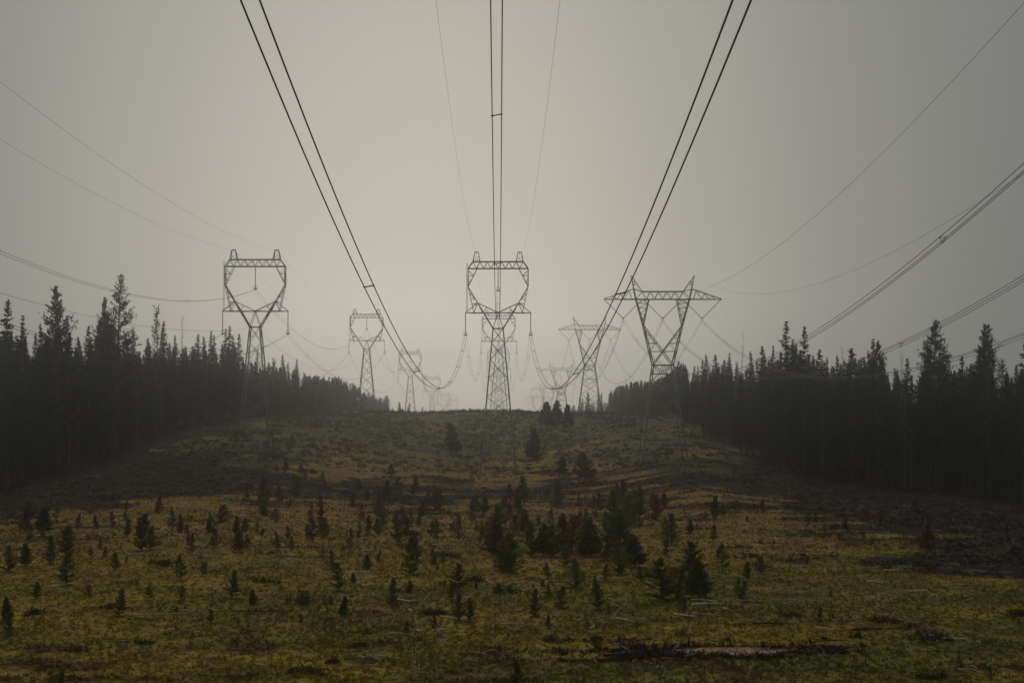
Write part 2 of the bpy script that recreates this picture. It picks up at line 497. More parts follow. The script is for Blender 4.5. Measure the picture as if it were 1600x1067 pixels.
LEAFCOL = dict(
    green=(np.array([0.018, 0.025, 0.012]), None),
    dark=(np.array([0.012, 0.0155, 0.010]), None),
    singed=(np.array([0.016, 0.019, 0.010]), np.array([0.048, 0.025, 0.013])),
    young=(np.array([0.064, 0.088, 0.020]), None),
    half=(np.array([0.060, 0.078, 0.019]), np.array([0.115, 0.045, 0.016])),
    rust=(np.array([0.125, 0.048, 0.018]), np.array([0.085, 0.038, 0.018])),
    char=(np.array([0.016, 0.015, 0.014]), np.array([0.05, 0.025, 0.015])))

def tree_meshes(name, h, seed, kind, tone, bark):
    g, crown, r = branchy(h, seed, kind)
    tm = g.mesh(name + '_trunk', bark, True)
    cm = None
    if crown is not None:
        C, U, A, B, K = crown
        V, Ft = leaf_tris(C, U, A, B, r)
        c0, c1 = LEAFCOL[tone]
        n = len(C)
        colr = np.repeat(c0[None], n, 0) * (0.7 + 0.6 * r.random((n, 1)))
        if c1 is not None:
            if tone == 'half': pick = (K[:, 0] < 0.45 + 0.25 * (K[:, 2] - 0.5)) & (r.random(n) < 0.75)
            elif tone == 'singed': pick = (K[:, 2] < 0.35) & (K[:, 0] < 0.7)
            else: pick = K[:, 2] < 0.5
            colr[pick] = c1 * (0.7 + 0.6 * r.random((pick.sum(), 1)))
        cm = mesh_np(name + '_crown', V, Ft, M_YOUNG if h < 8 else M_LEAF, np.repeat(colr, 3, 0))
    return tm, cm, h

# ---------------------------------------------------------------- the two woods
LEDGE = np.array([(-96, 262), (-96, 285), (-99, 320), (-99, 347), (-92, 420), (-80, 500), (-71, 600), (-70, 800), (-68, 1000)], float)
REDGE = np.array([(99, 262), (98, 290), (92, 322), (79, 342), (65, 352), (58, 380), (55, 450), (52, 550), (50, 700), (48, 900)], float)
LSKY = np.array([(-60, 500), (4, 480), (34, 500), (62, 512), (88, 480), (129, 515), (169, 480), (204, 530), (225, 533), (257, 512), (280, 520), (300, 526), (322, 520), (356, 514), (379, 552), (401, 553), (437, 557), (459, 565), (479, 588), (521, 588), (543, 598), (563, 607), (585, 618), (599, 624), (612, 640)], float)
RSKY = np.array([(946, 640), (953, 612), (964, 606), (992, 596), (1030, 592), (1050, 580), (1061, 567), (1085, 574), (1104, 557), (1140, 556), (1178, 556), (1200, 545), (1224, 525), (1256, 530), (1282, 552), (1304, 560), (1330, 548), (1356, 538), (1373, 540), (1400, 562), (1422, 564), (1454, 530), (1483, 560), (1507, 560), (1540, 540), (1570, 570), (1597, 540), (1660, 540)], float)

KINDS = {}
def proto(key, h, seed, kind, tone, bark):
    KINDS[key] = tree_meshes(key, h, seed, kind, tone, bark)
proto('fir0', 25, 1, 'fir', 'dark', M_BARK); proto('fir1', 22, 2, 'fir', 'green', M_BARK); proto('fir2', 26, 3, 'fir', 'singed', M_BARK)
proto('nar0', 24, 4, 'narrow', 'dark', M_BARK); proto('nar1', 20, 5, 'narrow', 'singed', M_BARK)
proto('pin0', 26, 6, 'pine', 'green', M_BARK); proto('pin1', 24, 7, 'pine', 'dark', M_BARK); proto('loo0', 30, 8, 'loose', 'dark', M_BARK); proto('loo1', 28, 12, 'loose', 'green', M_BARK)
proto('thi0', 22, 9, 'thin', 'char', M_SNAG); proto('sna0', 18, 10, 'snag', 'char', M_SNAG); proto('sna1', 16, 11, 'snag', 'char', M_CHAR)

def edge_xy(side, px):
    E = LEDGE if side == 'L' else REDGE
    wv = F * E[:, 0] / E[:, 1]
    t = px - XV
    if side == 'L': return np.interp(t, wv, E[:, 0]), np.interp(t, wv, E[:, 1])
    return np.interp(t, wv[::-1], E[::-1, 0]), np.interp(t, wv[::-1], E[::-1, 1])

def put_tree(key, X, Y, h, label, group, name, wide=1.0, cat='tree'):
    tm, cm, h0 = KINDS[key]
    z = float(zg(X, Y))
    root = empty(name, (X, Y, z))
    s = h / h0
    sxy = s ** 0.6 * wide * random.uniform(0.85, 1.05) if h0 > 8 else s * wide * random.uniform(0.85, 1.15)
    root.scale = (sxy, sxy, s)
    ln = 1.0 if h0 > 8 else 4.5
    root.rotation_euler = (R(random.gauss(0, ln)), R(random.gauss(0, ln)), random.random() * 6.283)
    link('trunk', tm, root)
    if cm is not None: link('crown', cm, root)
    tag(root, label, cat, group)
    return root

NAME = dict(fir='fir_tree', nar='spruce_tree', pin='pine_tree', loo='pine_tree', thi='dead_tree', sna='dead_tree')
# trees that stand out on the skyline: pixel of the tip, kind, depth behind the edge, width, label
STAND = [
 (4, 468, 'fir0', 2, 1.2, 'tall dark conifer cut by the left edge of the photo'),
 (34, 494, 'nar1', 4, 1.0, 'slim pointed conifer just right of the tree at the left photo edge'),
 (62, 506, 'nar0', 6, 1.0, 'short conifer tip left of the second tallest pine of the left wood'),
 (88, 449, 'pin1', 0, 1.15, 'second tallest pine of the left wood, dense and broad shouldered'),
 (129, 510, 'fir1', 8, 1.0, 'rounded conifer between the two tallest pines of the left wood'),
 (169, 431, 'loo0', -2, 1.05, 'tallest pine of the left wood with bare upper branches against the sky'),
 (158, 466, 'pin1', 3, 0.9, 'dense pine close on the left of the tallest left pine'),
 (204, 516, 'thi0', 3, 0.7, 'thin half dead tree right of the tallest left pine'),
 (225, 529, 'fir1', 5, 1.0, 'low bushy conifer between the two thin trees of the left wood'),
 (243, 484, 'thi0', 4, 0.9, 'tall half dead conifer with see-through top in the left wood'),
 (257, 502, 'nar0', 1, 1.1, 'sharply pointed dark conifer right of the half dead one in the left wood'),
 (280, 495, 'sna0', 4, 1.0, 'bare grey snag rising over the middle of the left wood'),
 (300, 522, 'fir0', 3, 1.0, 'dark blunt conifer right of the bare snag in the left wood'),
 (322, 517, 'nar0', 0, 0.9, 'first of the pointed conifers just left of the left tower'),
 (343, 513, 'fir0', 2, 0.9, 'second of the pointed conifers just left of the left tower'),
 (356, 510, 'nar1', -2, 1.1, 'tallest pointed conifer beside the left tower, under its left insulator'),
 (366, 521, 'fir0', 1, 1.0, 'broad conifer touching the left side of the left tower'),
 (401, 550, 'thi0', 5, 0.8, 'grey thin conifer seen between the legs of the left tower'),
 (420, 559, 'nar1', 5, 0.9, 'narrow conifer right beside the right leg of the left tower'),
 (437, 554, 'fir1', 3, 0.9, 'even pointed conifer first in the hazy row right of the left tower'),
 (446, 566, 'nar0', 3, 1.0, 'shorter conifer between two taller ones right of the left tower'),
 (459, 561, 'fir2', 3, 0.9, 'last tall conifer before the left wood drops away into haze'),
 (1061, 564, 'fir1', 2, 1.3, 'blunt topped conifer beside the right leg of the right tower'),
 (1085, 572, 'nar0', 4, 1.0, 'small pointed conifer in the dip right of the right tower'),
 (1104, 554, 'nar0', 1, 1.1, 'first slim spire right of the right tower'),
 (1122, 554, 'fir0', 3, 1.3, 'broad dark conifer between two slim spires near the bare spike'),
 (1140, 552, 'nar1', 4, 0.9, 'slim spire just left of the bare spike'),
 (1154, 520, 'sna1', 3, 0.6, 'bare black spike of a dead tree above the right wood'),
 (1178, 549, 'nar0', 2, 1.0, 'dark slim conifer just right of the bare spike'),
 (1195, 540, 'fir0', 3, 1.0, 'conifer left of the tall twin spires of the right wood'),
 (1209, 541, 'nar1', 5, 0.9, 'pair tip conifer tucked left of the tallest twin spire'),
 (1225, 502, 'fir1', 0, 1.25, 'taller and wider of the twin spires in the right wood'),
 (1241, 531, 'loo1', 5, 0.9, 'loose crowned tree between the twin spires of the right wood'),
 (1256, 509, 'fir0', -1, 1.05, 'slimmer right hand one of the twin spires in the right wood'),
 (1282, 546, 'fir1', 1, 1.1, 'lone rounded spire right of the twin spires'),
 (1304, 556, 'nar0', 2, 1.0, 'low dark conifer left of the thin grey snag in the right wood'),
 (1317, 541, 'sna0', 4, 0.8, 'thin grey snag left of a round headed conifer in the right wood'),
 (1330, 545, 'pin1', 0, 1.1, 'round headed dark conifer in the middle of the right wood'),
 (1356, 530, 'fir2', 0, 1.1, 'left one of the two clumpy conifers where the wires enter the right wood'),
 (1373, 534, 'pin1', -1, 0.8, 'right one of the two clumpy conifers where the wires enter the right wood'),
 (1409, 553, 'sna0', 4, 0.8, 'pale dead tree left of the tallest right pine'),
 (1422, 560, 'fir1', 2, 1.0, 'short conifer between pale dead tree and tallest right pine'),
 (1454, 501, 'pin0', -1, 1.25, 'tallest tree of the right wood, a broad cone crossed by the wires'),
 (1483, 552, 'thi0', 3, 0.8, 'thin grey conifer right of the tallest right tree'),
 (1507, 557, 'fir1', 2, 1.0, 'short conifer left of the ragged pair near the right photo edge'),
 (1539, 508, 'pin0', 0, 0.9, 'dense left one of the ragged pair near the right photo edge'),
 (1549, 509, 'loo0', -1, 0.95, 'open branched right one of the ragged pair near the right photo edge'),
 (1571, 568, 'thi0', 3, 1.0, 'small grey conifer between ragged pair and right photo edge'),
 (1598, 525, 'fir0', 0, 1.1, 'black conifer cut by the right edge of the photo'),
]
for px, py, key, back, wide, lab in STAND:
    side = 'L' if px < 780 else 'R'
    X, Y = edge_xy(side, px)
    k = 1 + back / abs(X) ; X, Y = X * k, Y * k        # further back along the same sight line, still a real spot in the wood
    h = (YH - py) * Y / F - float(zg(X, Y))
    put_tree(key, X, Y, h, lab, 'trees standing out along the skyline of the woods', NAME[key[:3]], wide)

ZONES = [(-99, 120, 'left wood near the photo edge'), (120, 300, 'left wood beside its tallest pine'),
         (300, 400, 'left wood next to the left tower'), (400, 500, 'hazy left wood right of the left tower'), (500, 700, 'far hazy tail of the left wood'),
         (700, 1060, 'far hazy wood behind the right tower'), (1060, 1200, 'right wood beside the bare spike'), (1200, 1340, 'right wood under the twin spires'),
         (1340, 1480, 'right wood around its tallest tree'), (1480, 1700, 'right wood by the right photo edge')]
ADJ = dict(fir='dark full conifer', nar='narrow dark conifer', pin='clumpy dark pine', loo='open crowned pine', thi='thin dying conifer', sna='bare dead tree')
ORD = ['leftmost', 'second', 'third', 'fourth', 'fifth', 'sixth', 'seventh', 'eighth', 'ninth', 'tenth', 'eleventh', 'twelfth', 'thirteenth', 'fourteenth', 'fifteenth', 'sixteenth', 'seventeenth', 'eighteenth', 'nineteenth', 'twentieth']
fcell = {}
placed = [(o.location.x, o.location.y) for o in COL.objects if o.type == 'EMPTY']
def scatter(side, n, depth, keys, frac):
    c = 0; tries = 0
    sky_ = LSKY if side == 'L' else RSKY
    while c < n and tries < n * 40:
        tries += 1
        px = random.uniform(-12, 608) if side == 'L' else random.uniform(950, 1615)
        X, Y = edge_xy(side, px)
        if Y > 560 and random.random() < 0.25: continue
        b = random.random() ** 1.3 * depth * (1 if Y < 500 else 1.6)
        k = 1 + b / abs(X); X2, Y2 = X * k, Y * k
        mind = 2.0 if Y < 450 else 3.5
        if any((X2 - q[0]) ** 2 + (Y2 - q[1]) ** 2 < mind ** 2 for q in placed): continue
        ysk = np.interp(px, sky_[:, 0], sky_[:, 1])
        zb = float(zg(X2, Y2))
        hh = (YH - ysk) * Y2 / F - zb
        f = 1 - frac * random.random() ** 1.2 - 0.02
        h = hh * f
        if h < 5: h = 5 + random.random() * 2
        placed.append((X2, Y2))
        yield px, X2, Y2, h, random.choice(keys)
        c += 1
KL = ['fir0', 'fir1', 'fir2', 'nar0', 'nar1', 'nar0', 'fir0', 'thi0', 'pin1', 'sna1', 'thi0']
for side, n in (('L', 118), ('R', 118)):
    for px, X, Y, h, key in scatter(side, n, 17, KL, 0.46):
        zn = next(z for z in ZONES if z[0] <= px < z[1])[2]
        if key[:3] in ('thi', 'sna'): h *= 0.92
        lab = ADJ[key[:3]] + ' in the ' + zn
        fcell.setdefault(lab, []).append((px, X, Y, h, key))
for lab, items in fcell.items():
    items.sort()
    for n_, (px, X, Y, h, key) in enumerate(items):
        l2 = lab if len(items) == 1 else (ORD[n_] + (' from left, ' if n_ else ' ') + lab)
        put_tree(key, X, Y, h, l2, 'trees standing close together in the woods', NAME[key[:3]], random.uniform(0.72, 1.0))

# deeper wood behind: one uncountable mass
def forest_mass():
    Vs = []; Fs = []; Cs = []; n0 = 0
    r = np.random.default_rng(77)
    protos = []
    for s_, (kd, hh) in enumerate((('fir', 20), ('narrow', 20), ('fir', 17), ('thin', 20), ('narrow', 15))):
        g, cr, rr = branchy(hh, 200 + s_, kd)
        C, U, A, B, K = cr
        sel = rr.random(len(C)) < 0.42
        V, Ft = leaf_tris(C[sel], U[sel], A[sel] * 1.75, B[sel] * 1.9, rr)
        # trunk as a thin 3-sided triangle strip
        zt = np.linspace(-0.5, hh, 5)
        tp, tq = tube(np.stack([0 * zt, 0 * zt, zt], 1), np.maximum(0.24 * (1 - zt / hh), 0.03), 4)
        tt = np.concatenate([tq[:, [0, 1, 2]], tq[:, [0, 2, 3]]])
        protos.append((np.concatenate([V, tp]), np.concatenate([Ft, tt + len(V)]), hh, len(V)))
    tot = []
    for side in 'LR':
        for px, X, Y, h, key in scatter(side, 430, 60, KL, 0.5):
            tot.append((X, Y, h * 0.88))
        for i in range(520):
            px = r.uniform(-12, 600) if side == 'L' else r.uniform(955, 1615)
            X, Y = edge_xy(side, px); k = 1 + r.random() * 42 / abs(X)
            tot.append((X * k, Y * k, r.uniform(3, 9)))
        # the hazy tails of both woods stay closed to the crest
        for i in range(230):
            px = r.uniform(470, 606) if side == 'L' else r.uniform(952, 1075)
            X, Y = edge_xy(side, px); k = 1 + r.random() * 26 / abs(X); X, Y = X * k, Y * k
            sk = LSKY if side == 'L' else RSKY
            hh = ((YH - np.interp(px, sk[:, 0], sk[:, 1])) * Y / F - float(zg(X, Y))) * r.uniform(0.72, 1.02)
            tot.append((X, Y, max(4, hh)))
    # thin tops of a wood far beyond the crest
    for i in range(90):
        Y = r.uniform(800, 1300); X = r.uniform(46, 75) * (1 if r.random() < 0.75 else -1.25)
        tot.append((X, Y, r.uniform(9, 17)))
    for (X, Y, h) in tot:
        V, Ft, hh, nl = protos[r.integers(len(protos))]
        s = h / hh; a = r.random() * 6.28; ca, sa = math.cos(a), math.sin(a)
        sx = s ** 0.6
        W = np.stack([(V[:, 0] * ca - V[:, 1] * sa) * sx + X, (V[:, 0] * sa + V[:, 1] * ca) * sx + Y, V[:, 2] * s + float(zg(X, Y))], 1)
        Vs.append(W); Fs.append(Ft + n0); n0 += len(V)
        c = np.array([0.012, 0.015, 0.010]) * (0.7 + 0.6 * r.random())
        cc = np.repeat((c * (0.75 + 0.5 * r.random(len(V) // 3 + 1))[:, None]), 3, 0)[:len(V)]
        cc[nl:] = (0.03, 0.026, 0.024)
        Cs.append(cc)
    return mesh_np('forest', np.concatenate(Vs), np.concatenate(Fs), M_LEAF, np.concatenate(Cs))
fo = link('forest', forest_mass())
tag(fo, 'dark depths of the pine woods behind their front trees on both sides', 'forest', kind='stuff')

# ---------------------------------------------------------------- young pines in the clearing
YK = {}
YK['sg0'] = tree_meshes('sg0', 3.0, 31, 'sapling', 'young', M_BARK); YK['sg1'] = tree_meshes('sg1', 2.6, 32, 'sapling', 'young', M_BARK); YK['sg2'] = tree_meshes('sg2', 3.2, 38, 'sparse', 'young', M_BARK)
YK['bg0'] = tree_meshes('bg0', 3.0, 33, 'bushy', 'young', M_BARK); YK['bg1'] = tree_meshes('bg1', 3.4, 39, 'bushy', 'young', M_BARK)
YK['sh0'] = tree_meshes('sh0', 3.0, 34, 'sapling', 'half', M_BARK); YK['bh0'] = tree_meshes('bh0', 3.2, 35, 'bushy', 'half', M_BARK)
YK['sr0'] = tree_meshes('sr0', 3.0, 36, 'sparse', 'rust', M_CHAR); YK['br0'] = tree_meshes('br0', 3.0, 37, 'bushy', 'rust', M_CHAR); YK['sc0'] = tree_meshes('sc0', 2.6, 40, 'sparse', 'char', M_CHAR)
YK['sg3'] = tree_meshes('sg3', 2.8, 51, 'sapling', 'young', M_BARK); YK['bg2'] = tree_meshes('bg2', 2.7, 52, 'bushy', 'young', M_BARK); YK['bg3'] = tree_meshes('bg3', 3.3, 53, 'mid', 'young', M_BARK)
YK['br1'] = tree_meshes('br1', 2.8, 54, 'sapling', 'rust', M_CHAR); YK['sr1'] = tree_meshes('sr1', 2.9, 55, 'sapling', 'rust', M_CHAR); YK['bh1'] = tree_meshes('bh1', 3.1, 56, 'mid', 'half', M_BARK); YK['sc1'] = tree_meshes('sc1', 2.5, 57, 'sapling', 'char', M_CHAR)
YK['cp0'] = tree_meshes('cp0', 7.5, 41, 'mid', 'green', M_BARK); YK['cp1'] = tree_meshes('cp1', 6.5, 42, 'mid', 'green', M_BARK); YK['ch0'] = tree_meshes('ch0', 7.0, 43, 'mid', 'half', M_BARK)
KINDS.update(YK)
YADJ = dict(cp='dark full half grown pine', ch='half grown pine scorched below', sg='slender green young pine', bg='bushy green young pine', sh='slender half scorched young pine', bh='bushy half scorched young pine', sr='thin rust brown young pine',
            br='full rust brown young pine', sc='small blackened young pine')
# (base pixel, height in photo px, kind)
HAND = [
 (808, 1078, 56, 'sg1'), (95, 1080, 40, 'sg0'), (104, 912, 62, 'bg0'), (104, 868, 58, 'bh0'), (12, 972, 50, 'bg0'), (12, 990, 34, 'sg0'), (186, 962, 46, 'sg1'), (234, 938, 26, 'sg0'), (282, 906, 42, 'sg2'), (283, 942, 34, 'bg1'),
 (362, 934, 48, 'sg1'), (395, 944, 24, 'bg1'), (330, 972, 22, 'sg2'), (56, 935, 30, 'sg0'), (138, 932, 22, 'bg1'), (318, 898, 22, 'bg1'), (78, 880, 44, 'sg0'), (40, 884, 36, 'bh0'), (14, 892, 40, 'bg0'), (143, 876, 24, 'sg1'), (180, 890, 32, 'sh0'),
 (222, 860, 58, 'sr0'), (234, 858, 42, 'bg1'), (270, 828, 36, 'sr0'), (282, 832, 34, 'sh0'), (300, 866, 38, 'sg0'), (328, 834, 24, 'bh0'), (372, 862, 40, 'bh0'), (370, 838, 24, 'sr0'), (40, 830, 40, 'sr0'), (122, 826, 26, 'sc0'), (198, 838, 34, 'sh0'), (150, 826, 22, 'sc0'), (165, 872, 20, 'sc0'),
 (434, 858, 30, 'sg2'), (455, 858, 24, 'sg0'), (488, 846, 40, 'sr0'), (505, 838, 30, 'br0'), (519, 892, 42, 'sg1'), (530, 922, 46, 'bg0'), (536, 962, 34, 'bg1'), (518, 946, 20, 'sg2'), (503, 874, 20, 'sg0'), (545, 862, 44, 'sg1'),
 (612, 948, 54, 'sg0'), (640, 896, 70, 'bg0'), (622, 850, 58, 'sg1'), (596, 826, 42, 'sg0'), (575, 888, 24, 'bg1'), (592, 878, 20, 'bg1'), (650, 872, 46, 'br0'), (683, 848, 44, 'sg1'), (716, 848, 48, 'sg0'), (680, 884, 34, 'sg0'), (706, 940, 36, 'sg1'), (716, 922, 46, 'bg1'), (716, 968, 44, 'sg0'), (734, 970, 46, 'sg2'),
 (634, 992, 26, 'sh0'), (680, 986, 26, 'sr0'), (693, 880, 18, 'sg2'), (800, 894, 58, 'bg0'), (792, 890, 44, 'bg1'), (770, 868, 60, 'sr0'), (785, 850, 54, 'bg1'), (830, 868, 46, 'bg0'), (848, 868, 50, 'bg1'), (866, 870, 44, 'bg0'), (878, 862, 52, 'br0'), (893, 862, 56, 'br0'), (884, 884, 38, 'bg1'),
 (898, 918, 40, 'bg0'), (896, 896, 30, 'sg1'), (836, 962, 48, 'sg0'), (858, 934, 30, 'sg1'), (874, 948, 36, 'bg1'), (934, 952, 50, 'bg1'), (930, 928, 30, 'sg0'), (944, 870, 66, 'bg0'), (924, 868, 56, 'bg0'), (916, 870, 40, 'bg0'), (966, 896, 46, 'bg0'), (968, 860, 60, 'bg1'), (962, 826, 56, 'sg0'), (992, 886, 44, 'bg0'), (945, 906, 28, 'sg1'),
 (856, 980, 22, 'sh0'), (985, 822, 46, 'bg0'), (1000, 820, 40, 'bg1'), (1024, 812, 44, 'br0'), (1040, 838, 34, 'sr0'), (1048, 850, 46, 'sg1'), (1078, 838, 30, 'sc0'), (1034, 936, 60, 'bg0'), (1060, 934, 44, 'bg0'), (1074, 892, 30, 'bg1'), (1083, 900, 50, 'bg0'), (1092, 934, 62, 'bg0'), (1066, 958, 30, 'bh0'), (1128, 894, 46, 'sg1'), (1188, 896, 32, 'bh0'),
 (1160, 938, 36, 'bg1'), (1154, 924, 22, 'sg1'), (1168, 906, 34, 'sg0'), (1281, 976, 28, 'sc0'), (1000, 906, 22, 'bg1'), (1040, 868, 28, 'sg0'), (1102, 812, 18, 'sg0'), (1130, 806, 24, 'bg1'), (1116, 814, 16, 'sg1'), (1194, 802, 24, 'sg1'), (1190, 796, 20, 'br0'), (1262, 816, 22, 'bg1'), (1274, 816, 20, 'br0'), (1322, 828, 20, 'sc0'), (1310, 844, 14, 'sg0'), (1450, 868, 54, 'sr0'), (1376, 814, 20, 'br0'), (1355, 816, 24, 'sr0'), (1430, 802, 26, 'sr0'), (1548, 1062, 22, 'bg1'), (1500, 1040, 22, 'bg0'), (1162, 834, 10, 'sg0'),
 (852, 668, 38, 'cp0'), (868, 668, 40, 'cp0'), (888, 672, 38, 'cp0'), (710, 708, 44, 'cp1'), (832, 718, 46, 'cp1'), (914, 752, 44, 'ch0'), (878, 744, 30, 'cp1'), (612, 742, 22, 'bh0'), (1086, 722, 12, 'bg1'), (456, 690, 14, 'bg0'), (964, 780, 30, 'sr0'), (1000, 786, 28, 'sc0'), (936, 796, 32, 'br0'), (905, 796, 30, 'sr0'),
]
for i in range(172):      # the loose young growth of the burnt band and around it
    if i < 62: px, py = random.gauss(800, 170), random.uniform(772, 850)
    elif i < 98: px, py = random.uniform(380, 620), random.uniform(735, 840)
    elif i < 118: px, py = random.uniform(20, 420), random.uniform(790, 860)
    elif i < 146: px, py = random.gauss(780, 260), random.uniform(800, 960)
    else: px, py = random.uniform(10, 1150), random.uniform(800, 1000)
    px = min(max(px, 10), 1590)
    hpx = (random.uniform(14, 40) if i < 118 else random.uniform(9, 22)) * (0.6 if py < 770 else 1)
    HAND.append((px, py, hpx, random.choice(['sr0', 'br0', 'sh0', 'sc0', 'bh0', 'sg0', 'sr0', 'bg1', 'br0'])))
XC = [(-50, 150, 'near left photo edge'), (150, 330, 'below the tall left wood'), (330, 470, 'below the left tower'), (470, 600, 'below left wood end'), (600, 720, 'left of the middle tower'),
      (720, 840, 'below the middle tower'), (840, 960, 'right of middle tower'), (960, 1110, 'below the right tower'), (1110, 1300, 'right of thicket'), (1300, 1700, 'near right photo edge')]
YC = [(0, 730, 'on the slope'), (730, 790, 'on burnt ground'), (790, 850, 'before burnt ground'), (850, 905, 'mid clearing'), (905, 965, 'in front clearing'), (965, 1200, 'in nearest grass')]
cells = {}
for (px, py, hp, key) in HAND:
    a = next(c[2] for c in XC if c[0] <= px < c[1]); b = next(c[2] for c in YC if c[0] <= py < c[1])
    cells.setdefault((key[:2], a, b), []).append((px, py, hp, key))
for (k2, a, b), items in cells.items():
    items.sort()
    for n, (px, py, hp, key) in enumerate(items):
        if py > 1050:
            X, Y = ground_at(px, py)
        else:
            X, Y = ground_at(px, py)
        big = 735 < px < 1115 and 815 < py < 945 and hp > 38
        key = random.choice([q for q in YK if q[:2] == key[:2]])
        h = hp * Y / F * (1.0 if key[0] == 'c' else random.uniform(0.92, 1.1) if big else random.uniform(0.75, 0.95))
        lab = YADJ[k2] + ' ' + b + ' ' + a
        if len(items) > 1: lab = (ORD[n] + ' from left, ' if n else 'leftmost ') + lab
        put_tree(key, X, Y, h, lab, 'young pines scattered over the clearing', 'young_pine', random.uniform(1.15, 1.4) if big else random.uniform(0.95, 1.3), 'young pine')

# ---------------------------------------------------------------- brush, grass
def clumps(P, rad, nleaf, colr, seed, flat=0.6, size=0.16):
    r = np.random.default_rng(seed)
    n = len(P)
    D = r.normal(0, 1, (n, nleaf, 3)); D /= np.linalg.norm(D, axis=2)[..., None]
    D[..., 2] = np.abs(D[..., 2])
    rr = r.random((n, nleaf, 1)) ** 0.4
    lob = 0.75 + 0.35 * np.sin(np.arctan2(D[..., 1:2], D[..., 0:1]) * 3 + r.random((n, 1, 1)) * 6)
    C = P[:, None, :] + D * rr * lob * rad[:, None, None] * np.array([1, 1, flat])
    s = size * (0.6 + 0.8 * r.random(n * nleaf)) * np.repeat(rad, nleaf) ** 0.5
    V, Ft = leaf_tris(C.reshape(-1, 3), D.reshape(-1, 3) + np.array([0, 0, 0.6]), s, s * 0.45, r)
    cc = np.repeat(colr, nleaf, 0) * (0.65 + 0.7 * r.random((n * nleaf, 1)))
    return V, Ft, np.repeat(cc, 3, 0)

r = np.random.default_rng(5)
n = 13000
Y = 345 + 205 * r.random(n) ** 0.85; X = (r.random(n) * 2 - 1) * 0.30 * Y - 2
dens = fbm(X, Y, 16, 3, 111)
keep = (dens + r.random(n) * 0.26 > 0.52) & (X > np.interp(Y, LEDGE[:, 1], LEDGE[:, 0]) + 2) & (X < np.interp(Y, REDGE[:, 1], REDGE[:, 0]) - 1) & (burn(X, Y) < 0.5)
crest = (r.random(n) < 0.22) & (Y > 485) & (X > -80) & (X < 58)
X, Y = X[keep | crest], Y[keep | crest]
P = np.stack([X, Y, zg(X, Y) - 0.05], 1)
rad = 0.4 + 1.1 * r.random(len(P)) ** 2.0 + np.where((P[:, 1] > 495) & (r.random(len(P)) < 0.22), 0.9 * r.random(len(P)), 0)
tone = r.random((len(P), 1))
cc = np.array([0.044, 0.050, 0.030]) * (1 - tone) + np.array([0.085, 0.066, 0.034]) * tone ** 2
V, Ft, Cc = clumps(P, rad, 30, cc * (0.6 + 0.7 * r.random((len(P), 1))), 8, 0.75, 0.26)
o = link('brush', mesh_np('brush', V, Ft, M_GRASS, Cc))
tag(o, 'low grey green brush covering the slope up to its crest', 'brush', kind='stuff')

# bushes that break the line of the crest
m = 420
Xc = -84 + 142 * r.random(m); Yc = 503 + 32 * r.random(m)
kk = fbm(Xc, Yc * 0.3, 9, 3, 151) + 0.12 * r.random(m) > 0.53
Xc, Yc = Xc[kk], Yc[kk]
P = np.stack([Xc, Yc, zg(Xc, Yc) - 0.1], 1)
V, Ft, Cc = clumps(P, 0.6 + 1.0 * r.random(len(P)) ** 1.6, 60, np.repeat(np.array([[0.034, 0.040, 0.024]]), len(P), 0), 23, 0.95, 0.30)
o = link('crest_brush', mesh_np('crest_brush', V, Ft, M_GRASS, Cc))
tag(o, 'taller dark bushes along the ragged line of the hill crest', 'brush', kind='stuff')

n = 120000
u = r.random(n)
Y = 92 * (345 / 92) ** (u ** 0.8); X = (r.random(n) * 2 - 1) * 0.36 * Y
bn = burn(X, Y)
patch = fbm(X, Y, 3.0, 3, 17)
keep = (r.random(n) < (1.05 - bn) * (0.25 + 1.1 * patch))
X, Y, bn = X[keep], Y[keep], bn[keep]
n = len(X)
P = np.stack([X, Y, zg(X, Y)], 1)
base = gcol(X, Y)
K = 6
ang = r.random((n, K)) * 6.283
hgt = (0.04 + 0.15 * r.random((n, 1)) * (0.5 + fbm(X, Y, 6, 2, 19)[:, None])) * (0.7 + 0.6 * r.random((n, K)))
hgt = hgt * np.where(r.random((n, 1)) < 0.07, 2.6, 1.0)
sp = 0.16 * (0.5 + r.random((n, K)))
wd = 0.035 + 0.05 * r.random((n, K))
dx, dy = np.cos(ang), np.sin(ang)
z0 = np.zeros_like(dx)
b0 = P[:, None, :] + np.stack([dx * sp * 0.5 - dy * wd, dy * sp * 0.5 + dx * wd, z0 - 0.03], -1)
b1_ = P[:, None, :] + np.stack([dx * sp * 0.5 + dy * wd, dy * sp * 0.5 - dx * wd, z0 - 0.03], -1)
tp = P[:, None, :] + np.stack([dx * sp * 1.5, dy * sp * 1.5, hgt], -1)
V = np.stack([b0, b1_, tp], 2).reshape(-1, 3)
Cc = np.repeat(np.repeat(base * (0.85 + 0.3 * r.random((n, 1))), K, 0) * (0.85 + 0.3 * r.random((n * K, 1))), 3, 0)
o = link('grass', mesh_np('grass', V, np.arange(len(V)).reshape(-1, 3), M_GRASS, Cc))
tag(o, 'dry olive and straw coloured grass over the clearing', 'grass', kind='stuff')

